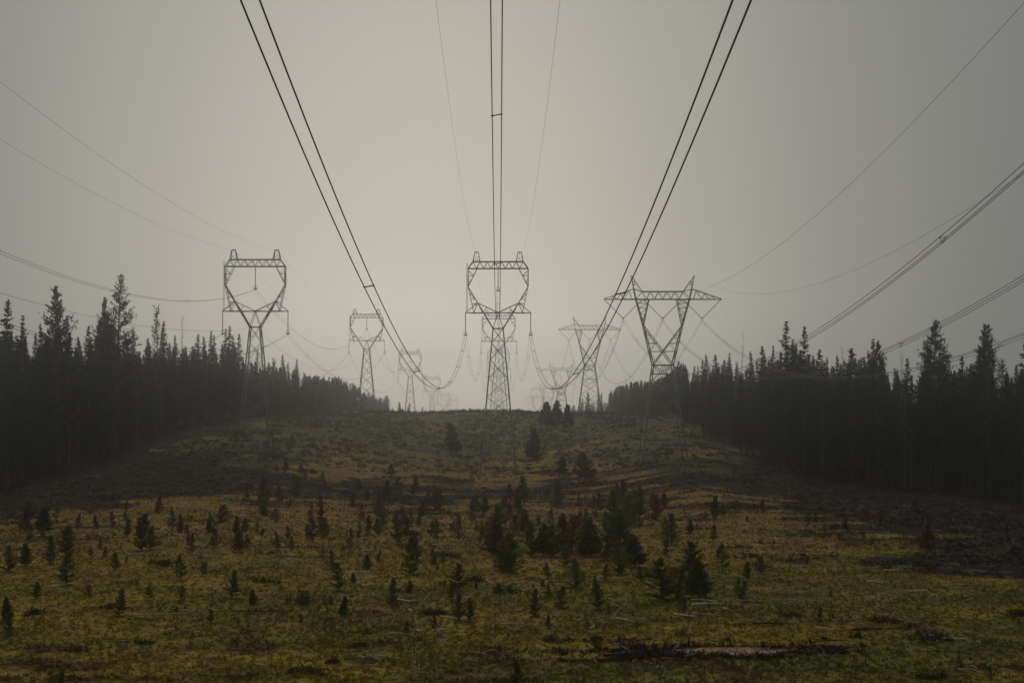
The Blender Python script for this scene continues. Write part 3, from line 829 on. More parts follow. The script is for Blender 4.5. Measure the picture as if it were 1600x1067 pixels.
n = 9000
Y = 196 + 110 * r.random(n); X = (r.random(n) * 2 - 1) * 0.345 * Y
keep = (burn(X, Y) < 0.6) & (fbm(X, Y * 1.3, 5, 3, 141) + 0.15 * r.random(n) > 0.60)
X, Y = X[keep], Y[keep]
P = np.stack([X, Y, zg(X, Y) - 0.02], 1); tone = r.random((len(P), 1))
V, Ft, Cc = clumps(P, 0.18 + 0.55 * r.random(len(P)) ** 3, 10, np.where(tone < 0.4, np.array([[0.028, 0.022, 0.016]]), np.where(tone < 0.75, np.array([[0.075, 0.038, 0.02]]), np.array([[0.04, 0.05, 0.02]]))), 22, 0.9, 0.24)
o = link('dry_brush', mesh_np('dry_brush', V, Ft, M_GRASS, Cc))
tag(o, 'small rusty and dark dry brush among the straw grass', 'dry brush', kind='stuff')
n = 44000
Y = 150 + 260 * r.random(n) ** 0.9; X = (r.random(n) * 2 - 1) * 0.345 * Y
Y[:900] = r.normal(118.4, 2.0, 900); X[:900] = r.normal(15.5, 6.2, 900)
pile = (np.arange(n) < 420) & ((np.abs(X - 18) / 5.5) ** 2 + ((Y - 118.6) / 1.9) ** 2 > 0.75)
keep = (burn(X, Y) > 0.35) & (fbm(X, Y, 4, 3, 131) + 0.2 * r.random(n) > 0.52) | pile
X, Y = X[keep], Y[keep]
P = np.stack([X, Y, zg(X, Y) - 0.02], 1)
tone = r.random((len(P), 1))
V, Ft, Cc = clumps(P, 0.22 + 0.75 * r.random(len(P)) ** 3, 9, np.where(tone < 0.72, np.array([[0.009, 0.009, 0.009]]), np.where(tone < 0.9, np.array([[0.06, 0.034, 0.02]]), np.array([[0.15, 0.14, 0.13]]))), 21, 0.7, 0.28)
o = link('scorched_brush', mesh_np('scorched_brush', V, Ft, M_GRASS, Cc))
tag(o, 'blackened low brush and twigs over the burnt ground', 'scorched brush', kind='stuff')

# pale twig litter
m = 1500
Yt = 105 + 190 * r.random(m) ** 1.3; Xt = (r.random(m) * 2 - 1) * 0.33 * Yt
kk = (fbm(Xt, Yt, 8, 3, 161) + 0.2 * r.random(m) > 0.56)
Xt, Yt = Xt[kk], Yt[kk]
g = Geo()
for x_, y_ in zip(Xt, Yt):
    a_ = random.random() * 3.14; l_ = random.uniform(0.12, 0.6) * (1 if random.random() < 0.85 else 1.8); z_ = float(zg(x_, y_))
    g.tube([(x_ - math.cos(a_) * l_, y_ - math.sin(a_) * l_, z_ + 0.04), (x_, y_, z_ + 0.07 + random.random() * 0.05), (x_ + math.cos(a_) * l_, y_ + math.sin(a_) * l_, z_ + 0.05 + random.random() * 0.12)], [0.03, 0.028, 0.012], 4)
o = link('twig_litter', g.mesh('twig_litter', M_LOGG))
tag(o, 'scattered grey twigs and sticks lying in the grass', 'twigs', kind='stuff')
# green herbs and seedlings too small to count
m = 5200
Yh = 100 + 180 * r.random(m) ** 1.2; Xh = (r.random(m) * 2 - 1) * 0.345 * Yh
kk = (fbm(Xh, Yh * 1.2, 7, 3, 181) + 0.12 * r.random(m) > 0.60) & (burn(Xh, Yh) < 0.4)
Xh, Yh = Xh[kk], Yh[kk]
P = np.stack([Xh, Yh, zg(Xh, Yh) - 0.02], 1); tone = r.random((len(P), 1))
V, Ft, Cc = clumps(P, 0.15 + 0.5 * r.random(len(P)) ** 2.5, 16, np.where(tone < 0.75, np.array([[0.040, 0.056, 0.014]]), np.array([[0.070, 0.050, 0.022]])), 29, 0.8, 0.17)
o = link('herbs', mesh_np('herbs', V, Ft, M_GRASS, Cc))
tag(o, 'low green herbs and seedlings dotted through the grass', 'herbs', kind='stuff')

# single low shrubs
SH = [(228, 1006, 36, 12, 'g'), (124, 1018, 30, 12, 'g'), (172, 950, 26, 12, 'g'), (485, 945, 50, 26, 'g'), (674, 960, 46, 16, 'g'), (785, 926, 44, 22, 'g'), (740, 908, 40, 14, 'g'), (1060, 896, 30, 14, 'g'), (520, 1036, 34, 12, 'g'), (860, 1002, 40, 12, 'g'), (1455, 998, 60, 18, 'g'), (1380, 972, 46, 12, 'g'),
      (250, 882, 60, 12, 'b'), (700, 870, 50, 14, 'b'), (640, 836, 40, 12, 'b'), (1010, 902, 30, 12, 'g'), (1590, 962, 44, 16, 'b'), (1340, 996, 30, 10, 'g'), (1240, 964, 30, 10, 'b'), (40, 960, 50, 14, 'g'), (408, 910, 40, 14, 'g'), (930, 1000, 30, 8, 'g'), (560, 1010, 40, 8, 'g'), (1200, 740, 20, 8, 'b'), (480, 738, 34, 10, 'b'), (1460, 1060, 40, 16, 'g'), (490, 1052, 60, 16, 'g')]
def row_word(py): return 'nearest the camera' if py > 990 else 'in the front half' if py > 930 else 'midway up the clearing' if py > 850 else 'by the burnt band'
scell = {}
for s_ in SH:
    a = next(c[2] for c in XC if c[0] <= s_[0] < c[1])
    scell.setdefault((s_[4], row_word(s_[1]), a), []).append(s_)
si = 0
for (t_, rw, a), items in scell.items():
    items.sort()
    for n_, (px, py, wpx, hpx, t_) in enumerate(items):
        X, Y = ground_at(px, py)
        rr_ = wpx * Y / F / 2
        rg = np.random.default_rng(300 + si)
        m = 9
        off = rg.normal(0, 0.45, (m, 2)) * rr_
        Pp = np.stack([off[:, 0], off[:, 1], zg(X + off[:, 0], Y + off[:, 1]) - zg(X, Y)], 1)
        c0 = np.array([0.034, 0.048, 0.014]) if t_ == 'g' else np.array([0.050, 0.038, 0.022])
        V, Ft, Cc = clumps(Pp, np.full(m, rr_ * 0.45), 70, np.repeat(c0[None], m, 0), 400 + si, hpx / wpx * 3.2, 0.15)
        o = link('low_shrub', mesh_np('low_shrub', V, Ft, M_LEAF, Cc), None, (X, Y, float(zg(X, Y))))
        lab = ('low green shrub ' if t_ == 'g' else 'low brown dry shrub ') + rw + ' ' + a
        if len(items) > 1: lab = ORD[n_] + (' ' if n_ == 0 else ' from left, ') + lab
        tag(o, lab, 'shrub', 'low shrubs in the clearing'); si += 1

# ---------------------------------------------------------------- fallen wood
def log_mesh(L, rad, seed, branches=2):
    r = np.random.default_rng(seed)
    g = Geo()
    q = np.linspace(0, 1, 7)
    bend = r.normal(0, 0.04, 2) * L
    pts = np.stack([(q - 0.5) * L, bend[0] * np.sin(q * 3.14) + r.normal(0, rad * 0.4, 7), rad * 0.9 + abs(bend[1]) * 0.4 * np.sin(q * 3.14) + 0 * q], 1)
    g.tube(pts, np.linspace(rad, rad * 0.45, 7), 6)
    for e, s in ((0, rad), (-1, rad * 0.45)):
        pass
    for b in range(branches):
        t = r.uniform(0.25, 0.9); p = np.array([np.interp(t, q, pts[:, k]) for k in range(3)])
        l = L * r.uniform(0.12, 0.32); a = r.uniform(0.4, 1.1) * r.choice([-1, 1])
        d = np.array([math.cos(a), math.sin(a) * 0.6, r.uniform(0.1, 0.7)])
        g.tube(np.stack([p, p + d * l * 0.5, p + d * l + np.array([0, 0, l * .1])]), [rad * 0.45, rad * 0.35, rad * 0.15], 5)
    return g
LOGS = [  # px, py, length in photo px, tilt deg in the picture plane (+ = rises to right, lies away from camera), kind, label
 (98, 915, 56, 18, 'w', 'long pale fallen pole behind the grass at far left'),
 (262, 962, 120, 3, 'g', 'long grey fallen trunk lying level in the front left grass'),
 (290, 956, 40, -8, 'g', 'short grey branch on the level fallen trunk at front left'),
 (380, 934, 16, -40, 'w', 'short white broken branch left of a small dark pine'),
 (212, 866, 30, 2, 'w', 'thin pale stick among the scorched pines at left'),
 (70, 838, 26, 2, 'w', 'thin pale stick at the foot of the left wood'),
 (455, 875, 24, -6, 'w', 'pale curved branch left of the green bushy pair'),
 (575, 915, 30, 14, 'w', 'pale bent branch in the grass left of the slim pine'),
 (566, 924, 24, -8, 'g', 'grey stick just below the pale bent branch'),
 (632, 940, 36, -10, 'w', 'curved pale branch touching the slim pine in front'),
 (655, 941, 40, 6, 'g', 'grey twiggy branch right of the slim pine in front'),
 (640, 955, 14, -25, 'w', 'short pale stick below the twiggy branch'),
 (699, 966, 24, -4, 'w', 'level pale stick left of the twin small pines'),
 (737, 960, 16, 60, 'w', 'upright leaning white stick beside the twin small pines'),
 (654, 987, 12, -22, 'w', 'very short white stick in front of the small scorched pine'),
 (687, 992, 14, 40, 'w', 'forked white stick in the nearest grass, centre'),
 (700, 988, 36, -6, 'g', 'thin grey branch right of the forked white stick'),
 (622, 992, 34, 2, 'g', 'thin grey branch left of the forked white stick'),
 (627, 902, 14, 20, 'w', 'short pale log behind the slim pine in front'),
 (560, 896, 40, 2, 'w', 'thin long stick behind the bushy pair left of centre'),
 (700, 852, 60, 1, 'w', 'long thin pale pole lying across the centre of the clearing'),
 (824, 882, 18, -50, 'w', 'steep white branch of the twig pile before the thicket'),
 (830, 886, 26, -4, 'w', 'level white branch of the twig pile before the thicket'),
 (838, 878, 40, -8, 'g', 'grey branch at the back of the twig pile before the thicket'),
 (896, 919, 34, 4, 'w', 'pale log in front of the round dark pine'),
 (870, 911, 26, -3, 'w', 'thin pale stick left of the round dark pine'),
 (964, 966, 22, 55, 'w', 'left arm of the crossed white branches in front'),
 (972, 969, 26, -12, 'w', 'right arm of the crossed white branches in front'),
 (925, 982, 24, 20, 'g', 'grey stick left of the crossed white branches'),
 (800, 977, 36, 2, 'g', 'grey twig heap in the nearest grass, centre'),
 (1100, 940, 44, -6, 'w', 'upper pale log of the pile beside the big bushy pines'),
 (1106, 946, 54, 3, 'w', 'lower pale log of the pile beside the big bushy pines'),
 (1068, 963, 40, -10, 'w', 'pale log end in front of the big bushy pines'),
 (1135, 953, 13, -22, 'w', 'short thick white log right of the pile'),
 (1104, 962, 44, -5, 'g', 'thin grey branch right of the pale log end'),
 (1165, 940, 20, 1, 'g', 'faint grey stick under the leaning pine'),
 (1250, 886, 26, 3, 'w', 'pale stick in the middle right grass'),
 (1395, 892, 30, 0, 'w', 'pale stick at the edge of the right burn'),
 (1370, 910, 30, -2, 'w', 'second pale stick below the edge of the right burn'),
 (1240, 920, 20, 0, 'g', 'grey stick in the open grass right of centre'),
 (1432, 925, 26, 3, 'w', 'pale stick just before the black burn at right'),
 (1455, 995, 16, -22, 'w', 'short pale stick in the nearest grass at right'),
 (1492, 1000, 40, -3, 'w', 'long pale stick in the nearest grass at right'),
 (1300, 1004, 50, 2, 'g', 'charred branch reaching right from the burnt pile'),
 (1368, 1008, 14, 2, 'g', 'small dark stump right of the burnt pile'),
]
for i, (px, py, lp, tilt, kd, lab) in enumerate(LOGS):
    X, Y = ground_at(px, py)
    L = max(0.5, lp * Y / F)
    steep = abs(tilt) >= 40
    rad = 0.078 if kd == 'w' else 0.075
    g = log_mesh(L, rad, 600 + i, 0 if L < 1 else 2)
    dark = 'charred' in lab or 'dark' in lab
    o = link('fallen_branch' if L < 2.2 else 'fallen_log', g.mesh('fallen_wood', M_CHAR if dark else M_LOG if kd == 'w' else M_LOGG, True), None, (X, Y, float(zg(X, Y)) + 0.06 + (L * 0.3 if steep else 0)))
    if steep: o.rotation_euler = (0, -R(tilt), 0)
    else:     # lies on the ground, turned so that its far end shows higher
        o.rotation_euler = (0, 0, math.atan2(math.tan(R(tilt)) * 6, 1) if abs(tilt) > 3 else R(tilt * 4))
    tag(o, lab, 'branch', 'fallen pale wood in the clearing')
# broken white stub and burnt trunk
X, Y = ground_at(1240, 974)
g = Geo(); g.tube([(0, 0, -0.1), (0.02, 0, 0.3), (0.0, 0.02, 0.62)], [0.10, 0.085, 0.05], 7)
g.tube([(0.02, 0, 0.35), (0.16, 0.02, 0.5)], [0.03, 0.012], 5)
o = link('broken_stub', g.mesh('broken_stub', M_LOG, True), None, (X, Y, float(zg(X, Y))))
tag(o, 'upright broken white stub beside a blackened patch at front right', 'stump')
X, Y = ground_at(1205, 976)
o = link('charred_log', log_mesh(3.2, 0.11, 901, 3).mesh('charred_log', M_CHAR, True), None, (X, Y, float(zg(X, Y)) + 0.03))
tag(o, 'blackened fallen trunk left of the upright white stub', 'log')
X, Y = ground_at(975, 1024)
o = link('charred_log', log_mesh(3.4, 0.12, 902, 4).mesh('charred_log', M_CHAR, True), None, (X, Y, float(zg(X, Y)) + 0.05))
o.rotation_euler = (0, 0, R(24))
tag(o, 'charred trunk at the left end of the orange burnt pile', 'log')

# ---------------------------------------------------------------- transmission towers
def interp_pt(a, b, t): return tuple(a[i] + (b[i] - a[i]) * t for i in range(3))
LEG, CH, BR = 0.19, 0.14, 0.075

def lattice_body(z_top, z_bot, w_top, w_bot, panels):
    """square tapering body: returns 4 leg Geos and one bracing Geo"""
    legs = []
    zs = np.interp(np.arange(panels + 1) / panels, [0, 1], [0, 1]) ** 1.12
    zl = z_top + (z_bot - z_top) * zs
    hw = lambda z: w_top + (w_bot - w_top) * (z - z_top) / (z_bot - z_top)
    for sx, sy in ((-1, -1), (1, -1), (1, 1), (-1, 1)):
        g = Geo(); g.bar((sx * hw(z_top), sy * hw(z_top), z_top), (sx * hw(z_bot), sy * hw(z_bot), z_bot), LEG)
        g.bar((sx * hw(z_bot), sy * hw(z_bot), z_bot - 0.8), (sx * hw(z_bot), sy * hw(z_bot), z_bot + 0.5), 0.7)   # footing
        legs.append(g)
    b = Geo()
    for i in range(panels):
        za, zb = zl[i], zl[i + 1]; a, c = hw(za), hw(zb)
        for k in range(4):
            def P(s, h, z): return {0: (s * h, -h, z), 1: (h, s * h, z), 2: (s * h, h, z), 3: (-h, s * h, z)}[k]
            if i < panels - 1:
                b.bar(P(-1, a, za), P(1, c, zb), BR); b.bar(P(1, a, za), P(-1, c, zb), BR)
            else:    # open foot panel: inverted V with knee braces
                b.bar(P(-1, a, za), P(1, a, za), BR)
                top = interp_pt(P(-1, a, za), P(1, a, za), 0.5)
                for s in (-1, 1):
                    b.bar(top, P(s, c, zb), BR)
                    m = interp_pt(top, P(s, c, zb), 0.5); b.bar(m, P(s, (a + c) / 2, (za + zb) / 2), BR * 0.8)
            if i in (0,): b.bar(P(-1, a, za), P(1, a, za), CH)
            if i == panels - 2: b.bar(P(-1, (a + c) / 2, (za + zb) / 2 ), P(1, (a + c) / 2, (za + zb) / 2), BR * 0.8)
    return legs, b

def insulator(g, p, q, r=0.13, step=0.17):
    p = np.array(p, float); q = np.array(q, float); L = np.linalg.norm(q - p)
    n = max(4, int(L / step)); t = np.linspace(0, 1, n * 2 + 1)
    rad = np.where(np.arange(len(t)) % 2 == 0, 0.045, r); rad[0] = rad[-1] = 0.03
    g.tube(p + (q - p) * t[:, None], rad, 6)

def window_tower(H):
    """tower whose three phases hang from a cross arm and inside a six-sided window; origin at the foot, waist at z=H-17.4"""
    W = H - 17.4
    root = empty('transmission_tower', (0, 0, 0))
    base = 1.16 + 0.091 * W
    legs, b = lattice_body(W, 0, 1.16, base, 7 if H < 49 else 8)
    for g in legs: link('leg', g.mesh('tower_leg', M_STEEL), root)
    link('body_bracing', b.mesh('tower_bracing', M_STEEL), root)
    def pair(g, a, c, t, d0=0.9, d1=None):
        d1 = d0 if d1 is None else d1
        for s in (-1, 1): g.bar((a[0], s * d0, a[1] + W), (c[0], s * d1, c[1] + W), t)
    fr = Geo()
    nodeI, nodeO = (4.7, 5.8), (6.9, 9.5)
    for m in (-1, 1):
        def q(p): return (m * p[0], p[1])
        pair(fr, q((1.16, 0)), q(nodeI), LEG, 1.16, 0.9)
        pair(fr, q(nodeI), q(nodeO), CH)
        pair(fr, q(nodeO), q((6.9, 13.65)), CH)
        pair(fr, q(nodeO), q((4.8, 13.65)), BR * 1.2)
        pair(fr, q(nodeO), q((5.6, 3.6)), BR * 1.3)
        pair(fr, q((0, 3.6)), q((1.16, 0)), BR * 1.2, 0.9, 1.16)
        # web of the upper triangle and the lower wedge
        for t0, t1 in ((0.25, 0.5), (0.6, 0.9)):
            pair(fr, q((6.9, 9.5 + 4.15 * t0)), q((6.9 - 2.1 * t0, 9.5 + 4.15 * t0)), BR * 0.8)
            pair(fr, q((6.9 - 2.1 * t0, 9.5 + 4.15 * t0)), q((6.9, 9.5 + 4.15 * t1)), BR * 0.8)
        pair(fr, q((6.55, 7.9)), q((5.95, 7.9)), BR * 0.8); pair(fr, q((6.3, 6.7)), q((5.25, 6.7)), BR * 0.8)
        pair(fr, q((6.55, 7.9)), q((5.25, 6.7)), BR * 0.8); pair(fr, q(nodeI), q((6.05, 5.5)), BR)
        for p in ((2.9, 2.9), nodeI, nodeO, (6.9, 11.6), (6.9, 13.65), (4.8, 13.65)):
            fr.bar((m * p[0], -0.9, p[1] + W), (m * p[0], 0.9, p[1] + W), BR)
        fr.bar((m * 6.9, -0.9, 9.5 + W), (m * 6.9, 0.9, 13.65 + W), BR * 0.8)
        fr.bar((m * 1.16, -1.16, W), (m * 4.7, 0.9, 5.8 + W), BR * 0.8); fr.bar((m * 1.16, 1.16, W), (m * 4.7, -0.9, 5.8 + W), BR * 0.8)
    link('window_frame', fr.mesh('window_frame', M_STEEL), root)
    ca = Geo()
    for m in (-1, 1):
        def q(p): return (m * p[0], p[1])
        pair(ca, q((0, 3.56)), q((5.6, 3.56)), CH); pair(ca, q((5.6, 3.56)), q((7.57, 3.56)), CH, 0.9, 0.12)
        pair(ca, q((7.57, 3.6)), q(nodeI), BR * 1.2, 0.12, 0.9); pair(ca, q(nodeI), q((0, 3.62)), BR * 1.3)
        pair(ca, q(nodeI), q((5.6, 3.56)), BR); pair(ca, q(nodeI), q((3.6, 3.56)), BR * 0.8); pair(ca, q((3.6, 3.56)), q((2.6, 4.8)), BR * 0.8)
        for x in (0.0, 1.9, 3.8, 5.6): ca.bar((m * x, -0.9, 3.56 + W), (m * x, 0.9, 3.56 + W), BR)
        for x in (0.0, 1.9, 3.8): ca.bar((m * x, -0.9, 3.56 + W), (m * (x + 1.85), 0.9, 3.56 + W), BR * 0.8)
    link('crossarm', ca.mesh('crossarm', M_STEEL), root)
    br = Geo()
    pair(br, (-6.9, 13.65), (6.9, 13.65), CH); pair(br, (-5.8, 15.2), (5.8, 15.2), CH)
    for m in (-1, 1): pair(br, (m * 6.9, 13.65), (m * 5.8, 15.2), CH)
    xs = np.linspace(-5.8, 5.8, 15)
    for i in range(14):
        a = (xs[i], 15.2 if i % 2 == 0 else 13.65); c = (xs[i + 1], 13.65 if i % 2 == 0 else 15.2)
        pair(br, a, c, BR)
        br.bar((a[0], -0.9, a[1] + W), (a[0], 0.9, a[1] + W), BR * 0.8)
    link('bridge_beam', br.mesh('bridge_beam', M_STEEL), root)
    for m in (-1, 1):
        pk = Geo(); c = m * 4.95
        for sx in (-1, 1):
            for sy in (-1, 1):
                pk.bar((c + sx * 0.83, sy * 0.83, 15.2 + W), (c + sx * 0.4, sy * 0.3, 17.4 + W), 0.12)
            pk.bar((c + sx * 0.83, -0.83, 15.2 + W), (c - sx * 0.6, -0.55, 16.4 + W), BR * 0.7)
            pk.bar((c + sx * 0.4, -0.3, 17.4 + W), (c + sx * 0.4, 0.3, 17.4 + W), BR)
        for sy in (-1, 1): pk.bar((c - 0.45, sy * 0.3, 17.4 + W), (c + 0.45, sy * 0.3, 17.4 + W), 0.12)
        pk.bar((c, 0, 17.35 + W), (c, 0, 16.9 + W), 0.1)
        link('earthwire_peak', pk.mesh('earthwire_peak', M_STEEL), root)
    for x, zt in ((-7.5, 3.5), (0, 13.6), (7.5, 3.5)):
        g = Geo(); insulator(g, (x, 0, zt + W), (x, 0, zt - 4.45 + W))
        s = link('insulator_string', g.mesh('insulator_string', M_INS, True), root)
        y = Geo(); zz = zt - 4.45 + W
        th = np.linspace(0, 2 * math.pi, 13)
        y.tube(np.stack([x + 0.42 * np.cos(th), 0 * th, zz - 0.25 + 0.42 * np.sin(th)], 1), 0.05, 4)
        y.bar((x - 0.36, 0, zz - 0.5), (x + 0.36, 0, zz - 0.5), 0.14); y.bar((x, 0, zz), (x, 0, zz - 0.5), 0.12)
        for sx in (-0.285, 0.285): y.bar((x + sx, 0, zz - 0.5), (x + sx, 0, zz - 0.72), 0.12)
        link('yoke', y.mesh('yoke', M_STEEL), s)
    ld = Geo()
    for xo in (-7.25, -6.98): ld.bar((xo, -0.95, 3.7 + W), (xo, -0.95, 14.9 + W), 0.05)
    for z in np.arange(3.9, 14.8, 0.4): ld.bar((-7.25, -0.95, z + W), (-6.98, -0.95, z + W), 0.04)
    link('climbing_ladder', ld.mesh('climbing_ladder', M_STEEL), root)
    return root

def vee_tower(H):
    """tower with a long flat beam on a V shaped head; waist at z=H-19.7"""
    W = H - 19.7
    root = empty('transmission_tower', (0, 0, 0))
    legs, b = lattice_body(W, 0, 2.25, 2.25 + 0.14 * W, 5)
    hw = lambda z: 2.25 + 0.14 * (W - z)
    for dz in (2.0, 5.5, 15.4, 17.2):
        z = W - dz; h = hw(z)
        for s in (-1, 1):
            b.bar((-h, s * h, z), (h, s * h, z), CH * 0.8); b.bar((s * h, -h, z), (s * h, h, z), CH * 0.8)
    for s in (-1, 1):
        xs = np.linspace(-2.3, 2.3, 7)
        for i in range(6): b.bar((xs[i], s * 2.35, W - (0 if i % 2 else 2)), (xs[i + 1], s * 2.35, W - (2 if i % 2 else 0)), BR)
    for g in legs: link('leg', g.mesh('tower_leg', M_STEEL), root)
    link('body_bracing', b.mesh('tower_bracing', M_STEEL), root)
    def pair(g, a, c, t, d0=1.0, d1=None):
        d1 = d0 if d1 is None else d1
        for s in (-1, 1): g.bar((a[0], s * d0, a[1] + W), (c[0], s * d1, c[1] + W), t)
    hd = Geo()
    D = lambda z: 2.25 - 1.15 * min(1, z / 14.5)
    for m in (-1, 1):
        def q(p): return (m * p[0], p[1])
        nd = (4.47, 8.75)
        pair(hd, q((2.25, 0)), q(nd), LEG, 2.25, D(8.75)); pair(hd, q(nd), q((6.15, 14.5)), LEG * 0.9, D(8.75), 1.1)
        pair(hd, q((6.15, 14.5)), q((6.66, 16.8)), CH, 1.1, 0.9)
        pair(hd, q(nd), q((3.2, 14.5)), CH, D(8.75), 1.1)
        pair(hd, q(nd), q((-2.25, 0)), CH, D(8.75), 2.25)
        pair(hd, q((3.05, 3.0)), q((0, 3.0)), BR, D(3)); pair(hd, q((3.4, 4.8)), q((1.55, 4.8)), BR, D(4.8)); pair(hd, q((3.05, 3.0)), q((1.55, 4.8)), BR * 0.8, D(3), D(4.8))
        pair(hd, q((2.25, 0)), q((0, 3.0)), BR * 0.8, 2.25, D(3)); pair(hd, q((3.9, 6.6)), q((2.9, 6.6)), BR * 0.8, D(6.6)); pair(hd, q((3.4, 4.8)), q((2.9, 6.6)), BR * 0.8, D(5))
        lv = [(9.9, 4.8, 4.22), (11.2, 5.2, 3.93), (12.6, 5.6, 3.62), (13.6, 5.9, 3.4), (14.5, 6.15, 3.2)]
        for i, (z, xo, xi) in enumerate(lv):
            pair(hd, q((xo, z)), q((xi, z)), BR * 0.8, D(z))
            if i: pair(hd, q((lv[i - 1][1], lv[i - 1][0])), q((xi, z)), BR * 0.8, D(z))
        for z, x in ((0, 2.25), (4.4, 3.35), (8.75, 4.47), (11.6, 5.3), (14.5, 6.15)):
            hd.bar((m * x, -D(z), z + W), (m * x, D(z), z + W), BR)
        for (z0, x0), (z1, x1) in (((0, 2.25), (4.4, 3.35)), ((4.4, 3.35), (8.75, 4.47)), ((8.75, 4.47), (11.6, 5.3)), ((11.6, 5.3), (14.5, 6.15))):
            hd.bar((m * x0, -D(z0), z0 + W), (m * x1, D(z1), z1 + W), BR * 0.8); hd.bar((m * x0, D(z0), z0 + W), (m * x1, -D(z1), z1 + W), BR * 0.8)
    link('vee_head', hd.mesh('vee_head', M_STEEL), root)
    bm_ = Geo()
    pair(bm_, (-6.15, 14.5), (6.15, 14.5), CH, 1.1); pair(bm_, (-4.7, 16.2), (4.7, 16.2), CH, 1.1)
    xs = np.linspace(-4.7, 4.7, 11)
    for i in range(10):
        a = (xs[i], 16.2 if i % 2 == 0 else 14.5); c = (xs[i + 1], 14.5 if i % 2 == 0 else 16.2)
        pair(bm_, a, c, BR, 1.1); bm_.bar((a[0], -1.1, a[1] + W), (a[0], 1.1, a[1] + W), BR * 0.8)
        bm_.bar((a[0], -1.1, a[1] + W), (c[0], 1.1, a[1] + W), BR * 0.8)
    for m in (-1, 1):
        def q(p): return (m * p[0], p[1])
        pair(bm_, q((4.7, 16.2)), q((6.66, 16.8)), BR * 1.2, 1.1, 0.9); pair(bm_, q((4.7, 16.2)), q((6.15, 14.5)), BR, 1.1)
    link('bridge_beam', bm_.mesh('bridge_beam', M_STEEL), root)
    for m in (-1, 1):
        ar = Geo()
        def q(p): return (m * p[0], p[1])
        pair(ar, q((6.15, 14.5)), q((13.5, 14.5)), CH, 1.1, 0.12); pair(ar, q((6.66, 16.8)), q((13.5, 14.6)), BR * 1.3, 0.9, 0.12)
        pts = [(7.0, 14.5), (7.8, 16.43), (8.9, 14.5), (9.7, 15.82), (10.5, 14.5), (11.3, 15.3), (12.0, 14.5)]
        for i in range(6): pair(ar, q(pts[i]), q(pts[i + 1]), BR * 0.9, 0.75 - 0.08 * i)
        for x in (7.8, 9.7, 11.3): ar.bar((m * x, -0.6, 14.5 + W), (m * x, 0.6, 14.5 + W), BR * 0.8)
        link('beam_arm', ar.mesh('beam_arm', M_STEEL), root)
        pk = Geo()
        pair(pk, q((6.66, 16.8)), q((7.2, 19.7)), BR * 1.3, 0.9, 0.15); pair(pk, q((4.7, 16.2)), q((7.2, 19.7)), BR * 1.2, 1.1, 0.15)
        pair(pk, q((6.8, 17.6)), q((5.9, 17.9)), BR * 0.8, 0.7); pair(pk, q((6.95, 18.4)), q((6.3, 18.45)), BR * 0.8, 0.5); pair(pk, q((6.8, 17.6)), q((6.3, 18.45)), BR * 0.8, 0.6)
        pk.bar((m * 7.2, -0.2, 19.7 + W), (m * 7.2, 0.2, 19.7 + W), 0.16); pk.bar((m * 7.2, 0, 19.7 + W), (m * 7.45, 0, 19.6 + W), 0.1)
        link('earthwire_peak', pk.mesh('earthwire_peak', M_STEEL), root)
    for x, a, c in ((-9.06, -13.4, -4.75), (0, -4.45, 4.45), (9.06, 4.75, 13.4)):
        g = Geo()
        insulator(g, (a, 0, 14.45 + W), (x - 0.15, 0, 10.4 + W), 0.11, 0.2); insulator(g, (c, 0, 14.45 + W), (x + 0.15, 0, 10.4 + W), 0.11, 0.2)
        s = link('insulator_vee', g.mesh('insulator_vee', M_INS, True), root)
        y = Geo(); y.bar((x - 0.28, 0, 10.4 + W), (x + 0.28, 0, 10.4 + W), 0.16); y.bar((x, 0, 10.4 + W), (x, 0, 9.95 + W), 0.12)
        link('yoke', y.mesh('yoke', M_STEEL), s)
    return root

# line, depth, photo x of its axis, photo y of its top, label
def put_tower(src, first, Y, px, pytop, H, label, group):
    X = (px - XV) * Y / F
    ztop = (YH - pytop) * Y / F
    z = float(min(zg(X + a, Y + b) for a in (-4, 4) for b in (-4, 4))) + 0.1
    o = src if first else copy_tree(src)
    o.location = (X, Y, z)
    sz = (ztop - z) / H
    sz = min(1.16, max(0.86, sz))
    o.scale = (1, 1, sz)
    tag(o, label, 'power pylon', group)
    return dict(X=X, Y=Y, z=z, H=H, s=sz)
GW = 'pylons with a six-sided window, running away up the corridor'; GV = 'flat-beamed pylons of the right hand line'
wt47 = window_tower(47.2); wt51 = window_tower(51.4); vt = vee_tower(40.6)
TL = [put_tower(wt47, True, 353, 399, 390.5, 47.2, 'large left steel lattice pylon with six-sided window, standing before the left wood', GW)]
for Y, px, py, lab in ((647, 573, 483, 'second pylon of the left line, its foot hidden by the end of the left wood'), (959, 641, 544, 'third pylon of the left line, hazy, standing behind the crest'),
                       (1263, 675, 585, 'fourth pylon of the left line, faint in the haze'), (1526, 693.4, 612, 'fifth pylon of the left line, very faint low on the crest'), (1830, 707, 621, 'sixth and last visible pylon of the left line, barely visible in haze')):
    TL.append(put_tower(wt47, False, Y, px, py, 47.2, lab, GW))
TC = [put_tower(wt51, True, 353, 778.3, 394, 51.4, 'large middle steel pylon with six-sided window, under the overhead wires', GW)]
for Y, px, py, lab in ((647, 779.5, 485, 'second pylon of the middle line, seen through the legs of the large one'), (959, 779.3, 542, 'third pylon of the middle line, faint within the second one'), (1263, 780, 582, 'fourth pylon of the middle line, faintest of those in line')):
    TC.append(put_tower(wt47, False, Y, px, py, 47.2, lab, GW))
TR = [put_tower(vt, True, 353, 1035.4, 431, 40.6, 'large right steel pylon with flat beam on a V head, before the right wood', GV)]
